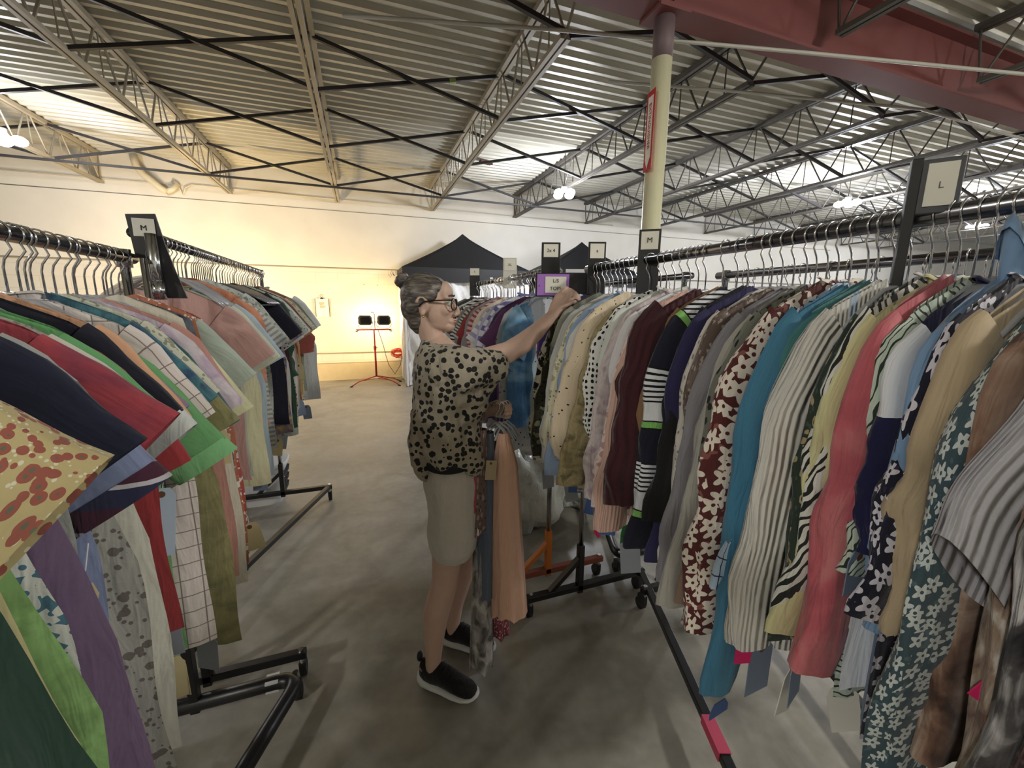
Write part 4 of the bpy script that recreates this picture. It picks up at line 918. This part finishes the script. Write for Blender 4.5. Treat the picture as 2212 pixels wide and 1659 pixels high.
# left hand
cap_tube(m,[P_(-.095,1.60,1.155),P_(-.070,1.585,1.168),P_(-.045,1.572,1.178)],[.024,.032,.034],[.018,.019,.018])
for i,(dz,l) in enumerate(((.026,.95),(.009,1.05),(-.009,1.0),(-.026,.85))):
    b=(-.038,1.568,1.18+dz*.9)
    finger([b,(b[0]+.028*l,b[1]-.012*l,b[2]-.002),(b[0]+.034*l,b[1]-.034*l,b[2]-.008),(b[0]+.012*l,b[1]-.046*l,b[2]-.01)],.0086)
finger([(-.075,1.57,1.185),(-.055,1.55,1.20),(-.03,1.535,1.198),(-.01,1.527,1.185)],.0096)
# head
HC=Vector((-.305-BX,1.505-BY,1.583))
hm=Matrix.Rotation(R(0),4,'Z')
def E_(c,r,M=None): m.ell(HC+Vector(c),r,24,14,M)
E_((-.008,0,.012),(.088,.072,.082));E_((.030,0,-.03),(.060,.058,.075));E_((.036,0,-.052),(.050,.050,.056))
E_((.070,0,-.088),(.026,.026,.020));E_((.028,0,-.075),(.050,.046,.030),Matrix.Rotation(R(14),4,'Y'))
E_((.062,0,.030),(.030,.052,.042))
for s in(-1,1):
    E_((.074,s*.026,.012),(.016,.024,.008));E_((.062,s*.034,-.030),(.024,.020,.022));E_((.098,s*.009,-.046),(.012,.0075,.008))
    # ear with rim and lobe
    M_=Matrix.Rotation(R(10),4,'Y')
    m.tube([HC+Vector((-.006+.018*math.cos(a),s*(.069+.006*math.sin(a*.5)),-.012+.027*math.sin(a))) for a in [R(q) for q in range(-120,200,32)]],.0052,8)
    E_((-.004,s*.067,-.014),(.013,.006,.022),M_);E_((-.004,s*.070,-.040),(.009,.005,.010))
m.tube([HC+Vector((.083,0,.012)),HC+Vector((.096,0,-.012)),HC+Vector((.105,0,-.030)),HC+Vector((.107,0,-.039)),HC+Vector((.100,0,-.047))],[.009,.009,.010,.012,.009],12)
E_((.093,0,-.066),(.011,.021,.0058));E_((.091,0,-.0755),(.0115,.018,.0062));E_((.084,0,-.070),(.010,.026,.012))
body=m.build('body',SK,W,True)
md=body.modifiers.new('r','REMESH');md.mode='VOXEL';md.voxel_size=.0034;md.use_smooth_shade=True
md=body.modifiers.new('s','SMOOTH');md.factor=.5;md.iterations=5
# lips, brows, eyes
def part(mb,name,mat,sm=True,par=W,**k): return mb.build(name,mat,par,sm,**k)
part(MB().ell(HC+Vector((.0965,0,-.0665)),(.0085,.019,.0038)).ell(HC+Vector((.0945,0,-.0745)),(.009,.017,.0048)),'lips',plain('lip','96605A',.5))
for s in(-1,1):
    ey=part(MB().ell(HC+Vector((.081,s*.033,-.005)),(.0125,.0125,.0115)),'eye',plain('eye_white','D8D4CC',.2))
    MB().ell(HC+Vector((.0900,s*.035,-.005)),(.0048,.0062,.0062)).build('iris',plain('iris','3A3028',.2),ey,True)
    part(MB().tube([HC+Vector((.0925,s*.014,.019)),HC+Vector((.0925,s*.028,.022)),HC+Vector((.084,s*.044,.019))],.003,6),'eyebrow',plain('brow','4A4038',.8))
    part(MB().ell(HC+Vector((-.001,s*.073,-.052)),(.003,.003,.004)),'earring',plain('gold','C9A455',.25,1))
# glasses
gm=plain('glasses_black','0E0E10',.3)
gl=thing('glasses_frame',None,None);gl.parent=W
m=MB()
for s in(-1,1):
    y0=s*.031
    def lens_pt(a): return HC+Vector((.105-.010*abs(math.sin(a))*0-.012*((s*math.cos(a)+1)/2),y0+.026*math.copysign(abs(math.cos(a))**.7,math.cos(a)),-.010+.020*math.copysign(abs(math.sin(a))**.8,math.sin(a))))
    m.tube([lens_pt(2*PI*k/20) for k in range(21)],.0022,6)
    m.tube([HC+Vector((.093,s*.058,.004)),HC+Vector((.05,s*.070,.003)),HC+Vector((.004,s*.077,-.001)),HC+Vector((-.016,s*.076,-.018))],.0026,6,True,.0045)
m.tube([HC+Vector((.105,-.006,-.004)),HC+Vector((.106,0,-.001)),HC+Vector((.105,.006,-.004))],.0022,6)
bpy.data.objects.remove(gl);part(m,'glasses',gm)
# hair
ht=NT('grey_hair');tc=ht.N('TexCoord');mp=ht.N('Mapping');mp.inputs['Scale'].default_value=(9,60,60);mp.inputs['Rotation'].default_value=(0,R(28),0);ht.L(tc.outputs['Object'],mp.inputs['Vector'])
nz=ht.N('TexNoise',Scale=1.6,Detail=6.0,Distortion=.4);ht.L(mp.outputs[0],nz.inputs['Vector'])
rp=ht.N('ValToRGB');e=rp.color_ramp.elements;e[0].position=.35;e[0].color=lin('2E2A28');e[1].position=.72;e[1].color=lin('8A837A');q=e.new(.52);q.color=lin('5A534D')
ht.L(nz.outputs['Fac'],rp.inputs[0]);ht.L(rp.outputs[0],ht.b.inputs['Base Color']);ht.b.inputs['Roughness'].default_value=.5
bn=ht.N('Bump');bn.inputs['Strength'].default_value=.35;bn.inputs['Distance'].default_value=.003;ht.L(nz.outputs['Fac'],bn.inputs['Height']);ht.L(bn.outputs[0],ht.b.inputs['Normal']);HM=ht.m
m=MB()
def H_(c,r,M=None): m.ell(HC+Vector(c),r,26,16,M)
H_((-.014,0,.020),(.082,.078,.081));H_((-.040,0,-.014),(.054,.070,.064),Matrix.Rotation(R(20),4,'Y'));H_((-.036,0,-.062),(.036,.052,.046),Matrix.Rotation(R(20),4,'Y'))
H_((.020,0,.048),(.058,.064,.042),Matrix.Rotation(R(20),4,'Y'));H_((-.036,0,-.095),(.020,.034,.022))
for s in(-1,1): H_((-.008,s*.050,.026),(.056,.028,.044),Matrix.Rotation(R(12),4,'Y'))
hr=part(m,'hair',HM);md=hr.modifiers.new('r','REMESH');md.mode='VOXEL';md.voxel_size=.0038;md.use_smooth_shade=True;md=hr.modifiers.new('s','SMOOTH');md.iterations=3
m=MB();BC=HC+Vector((-.083,0,.069))
m.ell(BC,(.027,.032,.026))
for k in range(5):
    a=k*1.25;m.tube([BC+Vector((.024*math.cos(q+a)*math.cos(a),.026*math.sin(q+a),.020*math.cos(q+a)*math.sin(a)+.004*math.sin(3*q))) for q in [i*.45 for i in range(15)]],.009,8)
bu=part(m,'bun',HM);md=bu.modifiers.new('r','REMESH');md.mode='VOXEL';md.voxel_size=.003;md.use_smooth_shade=True
rg=random.Random(3);m=MB()
for k in range(16):
    a=rg.uniform(-.8,2.6);q=BC+Vector((-.02+.03*math.cos(a),rg.uniform(-.02,.02),.022*math.sin(a)));d=Vector((math.cos(a+rg.uniform(-.6,.6)),rg.uniform(-.4,.4),math.sin(a)+.4)).normalized()
    m.tube([q,q+d*.012,q+d*.02+Vector((.006,0,-.002))],[.0006,.0005,.0003],4)
part(m,'hair_wisps',HM)
# blouse
LEO=cloth('leopard',['ABA28D','17130F','85785F','3E2C1E'],f=42,coord='Object',th=.62,nz=.42,bump=.35,fs=.5)
m=MB()
def ringB(x,y,z,rx,ry,n=36,f=0,k=5,tilt=0):
    out=[]
    for i in range(n):
        a=2*PI*i/n;w=1+f*math.sin(k*a+z*20)
        px=rx*math.cos(a)*w;out.append((x-BX+px,y-BY+ry*math.sin(a)*w,z+tilt*px))
    return out
m.loft([ringB(-.215,1.52,.985,.085,.125,f=.05,k=7),ringB(-.225,1.52,1.0,.115,.155,f=.05,k=7),ringB(-.238,1.52,1.06,.128,.170,f=.05,k=6),ringB(-.242,1.52,1.13,.128,.175,f=.04,k=6),ringB(-.240,1.52,1.20,.126,.180,f=.03),ringB(-.238,1.515,1.28,.125,.182,f=.02),ringB(-.242,1.51,1.34,.118,.178),ringB(-.252,1.51,1.39,.098,.155),ringB(-.262,1.51,1.425,.075,.11,tilt=-.2),ringB(-.268,1.51,1.445,.062,.07,tilt=-.25)])
# near sleeve: wide batwing gathered at the upper arm
cap_tube(m,[P_(-.235,1.385,1.355),P_(-.17,1.385,1.35),P_(-.11,1.41,1.355),P_(-.065,1.445,1.365)],[.082,.085,.078,.060],[.070,.066,.060,.054])
cap_tube(m,[P_(-.24,1.41,1.30),P_(-.18,1.40,1.27),P_(-.12,1.42,1.29),P_(-.085,1.44,1.32)],[.085,.082,.066,.045],[.055,.05,.045,.035])
cap_tube(m,[P_(-.22,1.42,1.20),P_(-.16,1.42,1.20),P_(-.12,1.44,1.24)],[.075,.06,.04],[.05,.045,.03])
# far sleeve falling over the bent arm
cap_tube(m,[P_(-.235,1.66,1.34),P_(-.25,1.70,1.25),P_(-.245,1.72,1.14),P_(-.20,1.70,1.12),P_(-.13,1.635,1.145)],[.075,.072,.07,.06,.042],[.07,.065,.06,.05,.04])
# back tail and front tail
cap_tube(m,[P_(-.325,1.47,1.18),P_(-.345,1.46,1.08),P_(-.342,1.45,1.00),P_(-.322,1.445,.955),P_(-.302,1.44,.925)],[.035,.034,.034,.030,.012],[.085,.075,.06,.045,.02])
cap_tube(m,[P_(-.17,1.45,1.10),P_(-.16,1.44,1.03),P_(-.145,1.44,.975),P_(-.13,1.445,.955)],[.05,.052,.045,.02],[.06,.055,.04,.02])
bl=part(m,'blouse',LEO);md=bl.modifiers.new('r','REMESH');md.mode='VOXEL';md.voxel_size=.0055;md.use_smooth_shade=True;md=bl.modifiers.new('s','SMOOTH');md.iterations=3
tx=bpy.data.textures.new('cloth_folds','CLOUDS');tx.noise_scale=.085;tx.noise_depth=2
md=bl.modifiers.new('d','DISPLACE');md.texture=tx;md.strength=.032;md.mid_level=.5;md.texture_coords='LOCAL'
# shorts
SH=S('C3BBAE',coord='Object',bump=.3,bf=25)
m=MB()
m.loft([ringB(-.232,1.53,1.0,.092,.145),ringB(-.230,1.53,.985,.098,.155,f=.01),ringB(-.228,1.53,.95,.112,.165,f=.015,k=9),ringB(-.226,1.535,.90,.118,.168,f=.015,k=9),ringB(-.224,1.535,.84,.112,.162,f=.01,k=9)])
cap_tube(m,[P_(-.226,1.475,.86),P_(-.224,1.475,.78),P_(-.225,1.475,.70),P_(-.228,1.475,.645)],[.093,.096,.098,.093],[.105,.104,.104,.098],24)
cap_tube(m,[P_(-.22,1.615,.86),P_(-.215,1.62,.78),P_(-.212,1.63,.70),P_(-.21,1.635,.645)],[.093,.096,.098,.093],[.098,.1,.1,.095],24)
sh=part(m,'shorts',SH);md=sh.modifiers.new('r','REMESH');md.mode='VOXEL';md.voxel_size=.006;md.use_smooth_shade=True;md=sh.modifiers.new('s','SMOOTH');md.iterations=3
tx2=bpy.data.textures.new('short_folds','CLOUDS');tx2.noise_scale=.12
md=sh.modifiers.new('d','DISPLACE');md.texture=tx2;md.strength=.014;md.texture_coords='LOCAL'
m=MB();m.loft([ringB(-.233,1.53,1.04,.105,.158),ringB(-.232,1.53,1.038,.108,.162),ringB(-.231,1.53,.985,.112,.168),ringB(-.231,1.53,.982,.105,.16)]);part(m,'waistband',plain('waistband','17171A',.85))
# shoes
def shoe(hx,hy,tx_,ty_,nm):
    h=Vector((hx,hy,0));t=Vector((tx_,ty_,0));d=(t-h);L=d.length;d.normalize();s_=Vector((-d.y,d.x,0))
    def ring(f,z0,z1,w,off=0,n=20):
        c=h+d*(f*L)+s_*off;return [(c.x-BX+s_.x*w*math.cos(a),c.y-BY+s_.y*w*math.cos(a),z0+(z1-z0)*(.5+.5*math.sin(a))) for a in [2*PI*k/n for k in range(n)]]
    up=MB();up.loft([ring(-.01,.035,.10,.014),ring(.02,.028,.118,.026),ring(.10,.022,.112,.034),ring(.22,.02,.105,.037),ring(.36,.02,.118,.038),ring(.48,.02,.108,.041),ring(.62,.018,.085,.044),ring(.76,.018,.068,.045),ring(.88,.018,.058,.041),ring(.96,.02,.048,.03),ring(1.0,.024,.038,.014)])
    root=thing(nm,None,None);root.parent=W
    up.build('upper',cloth('solid',['151517'],coord='Object',bump=.5,bf=300),root,True)
    so=MB();so.loft([ring(-.055,.022,.055,.012),ring(-.03,.006,.062,.028),ring(.06,.0,.052,.040),ring(.25,.0,.040,.042),ring(.42,.0,.034,.042),ring(.62,.0,.034,.049),ring(.80,.002,.034,.050),ring(.93,.008,.036,.043),ring(1.0,.016,.036,.030),ring(1.04,.022,.034,.012)])
    so.build('sole',plain('sole_white','DEE0E0',.5),root,True)
    ll=MB()
    for f in(.40,.47,.54,.61): 
        c=h+d*(f*L);z=.121-(f-.4)*.13
        ll.tube([(c.x-BX+s_.x*w,c.y-BY+s_.y*w,z-abs(w)*.35) for w in(-.02,0,.02)],.0022,5)
    ll.build('laces',plain('lace_black','26262A',.8),root,True)
    hc=h+d*(.0*L);MB().tube([(hc.x-BX+d.x*q,hc.y-BY+d.y*q-.02+(-.008),.095-q*1.0) for q in(.0,.02,.04)],.004,6).build('heel_stripe',plain('rose_gold','A98A80',.3,.6),root,True)
    MB().ell((hc.x-BX-d.x*.006,hc.y-BY-d.y*.006,.125),(.012,.018,.022)).build('heel_tab',BLACKP,root,True)
shoe(-.372,1.482,-.135,1.402,'shoe');shoe(-.318,1.695,-.075,1.635,'shoe')
# ---------------------------------------------------------------- garments hanging from her far hand
def held(name,label,cat,mat,cx,cy,zt,zb,w0,w1,th,seed,folds=5,lean=(0,0),grp=None):
    t=thing(name,label,cat,(W.location.x,W.location.y,0),R(-20))
    m=MB();rng=random.Random(seed);ph=rng.random()*6;N_=26;K=40;rings=[]
    for j in range(K+1):
        f=j/K;z=zt+(zb-zt)*f;ff=min(1,f*6)
        w=(.02+(w0-.02)*ff)+(w1-w0)*f;ring=[]
        for i in range(N_):
            a=2*PI*i/N_;k=1+.13*math.sin(folds*a+ph+1.2*f)*f+.05*math.sin((folds*2+1)*a+ph)
            ring.append((cx-BX+lean[0]*f+w*math.cos(a)*k,cy-BY+lean[1]*f+th*(.5+.5*ff)*math.sin(a)*k,z+(.012*math.sin(3*a+ph)+.008*math.sin(7*a) if j==K else 0)))
        rings.append(ring)
    m.loft(rings,cap=False)
    uv=[];N2=N_
    for j in range(K+1):
        for i in range(N_): uv.append((i/N_*.5,zt+(zb-zt)*j/K))
    m.uv=uv
    m.build('skirt' if cat=='dress' else 'cloth',mat,t,True);return t
held('held_dress','peach pleated dress hanging from the woman\'s hand','dress',S('E6AE8C'),-.03,1.50,1.10,.345,.045,.068,.05,1,4,(.022,-.03))
held('held_dress','long slate-blue dress behind the peach one in her hand','dress',S('56647E'),-.088,1.50,1.10,.42,.03,.036,.05,2,4,(-.012,-.02))
o=held('held_dress','long grey mottled dress reaching lowest in her hand','dress',B('blotch',['4E4A48','8E8A88','B5B2B0'],f=14),-.108,1.53,1.08,.11,.03,.045,.045,3,5,(-.010,-.07))
held('held_dress','maroon sequin dress showing beneath the peach dress','dress',B('sequin',['6A1A2C','8E2E44','D9A0A8']),-.055,1.53,1.05,.225,.03,.050,.034,4,5,(.0,-.03))
held('floral_blouse','brown and rose floral top hanging against the woman\'s shorts','top',B('floral',['6E5450','9A8078','3E2A2C'],f=26),-.112,1.47,1.12,.72,.025,.03,.04,5,5,(-.01,0))
held('pink_blouse','hot pink and white top hanging beside the woman\'s shorts','top',B('bands',['C93A5E','DAD4CC'],p=.3,bands=[(0,0),(.7,1)]),-.135,1.46,1.10,.70,.014,.022,.03,6,4,(.0,0))
for i,(x,y,rz) in enumerate(((-.03,1.52,.3),(-.045,1.515,.0),(-.06,1.51,-.3),(-.02,1.53,.6))):
    h=thing('clothes_hanger','clear plastic hanger gripped in the woman\'s lowered hand','hanger',(W.location.x,W.location.y,0),R(-20),'hangers in the woman\'s hand')
    q=thing('hanger_body',None,None);bpy.data.objects.remove(q)
    M_=Matrix.Translation((x-BX,y-BY,1.195))@Matrix.Rotation(rz,4,'Z')
    MB().tube([M_@Vector(p) for p in[(-.018,0,0),(-.012,0,.016),(.004,0,.02),(.016,0,.008),(.012,0,-.012),(0,0,-.03),(0,0,-.06)]],.002,6).build('hook',CHROME,h,True)
    MB().tube([M_@Vector(p) for p in[(-.055,0,-.13),(-.03,0,-.085),(0,0,-.06),(.03,0,-.085),(.055,0,-.13)]],.005,8,True,.012).build('shoulder_bar',CLEAR,h,True)
t=thing('price_tag','manila price tag on the clothes in the woman\'s hand','tag',(W.location.x,W.location.y,0),R(-20))
tg=MB().box((-.075-BX,1.43-BY,.975),(.04,.002,.075),.2,.08).build('card',plain('tag_manila','B7A787',.8),t);MB().cyl((-.075-BX,1.427-BY,1.002),(-.075-BX,1.433-BY,1.002),.005,10).build('eyelet',plain('eyelet','6B4A33',.7),t)
for s in(-1,1): MB().tube([HC+Vector((.089,s*.022,.004)),HC+Vector((.0935,s*.033,.007)),HC+Vector((.087,s*.045,.004))],.0016,6).build('eyelashes',plain('lash','1C1815',.8),W,True)
# ---------------------------------------------------------------- light
def area(name,loc,rot,size,power,col,sy=None,spread=180):
    l=bpy.data.lights.new(name,'AREA');l.energy=power;l.color=lin(col)[:3];l.size=size
    if sy:l.shape='RECTANGLE';l.size_y=sy
    l.spread=R(spread);o=bpy.data.objects.new(name,l);C.objects.link(o);o.location=loc;o.rotation_euler=rot;return o
def point(name,loc,power,col,r=.1):
    l=bpy.data.lights.new(name,'POINT');l.energy=power;l.color=lin(col)[:3];l.shadow_soft_size=r
    o=bpy.data.objects.new(name,l);C.objects.link(o);o.location=loc;return o
LCOL='F2F5FF'
for i,(x,y,z,v) in enumerate(LAMPS):
    point('lamp_light',(x,y,z-.12),LPOW[i],LCOL if v else 'FBF7EE',.16)
def spot(name,loc,aim,power,col,ang,blend,r=.06):
    l=bpy.data.lights.new(name,'SPOT');l.energy=power;l.color=lin(col)[:3];l.spot_size=R(ang);l.spot_blend=blend;l.shadow_soft_size=r
    o=bpy.data.objects.new(name,l);C.objects.link(o);o.location=loc;o.rotation_euler=(Vector(aim)-Vector(loc)).to_track_quat('-Z','Y').to_euler();return o
for (x,y,z) in HEAD:
    spot('halogen_light',(x,y,z),(x-.1,WN,z+.25),HPOW,'FFDCA0',168,.25)
    spot('halogen_light',(x-2.53,y-1.55,z),(x-2.7,WN,z+1.0),HPOW2,'FFDCA0',150,.12)  # beam of the added hidden stand, warms the wall
w=bpy.data.worlds.new('hall_ambient');bpy.context.scene.world=w;w.use_nodes=True
w.node_tree.nodes['Background'].inputs[0].default_value=lin('C9CCD0');w.node_tree.nodes['Background'].inputs[1].default_value=WSTR
sc.view_settings.exposure=EXPO
sc.cycles.max_bounces=5;sc.cycles.diffuse_bounces=3;sc.cycles.glossy_bounces=2;sc.cycles.transparent_max_bounces=6;sc.cycles.use_adaptive_sampling=True;sc.cycles.adaptive_threshold=.1
try:
    sc.cycles.use_denoising=True;sc.cycles.denoiser='OPENIMAGEDENOISE'
except Exception: pass
sc.cycles.sample_clamp_indirect=4
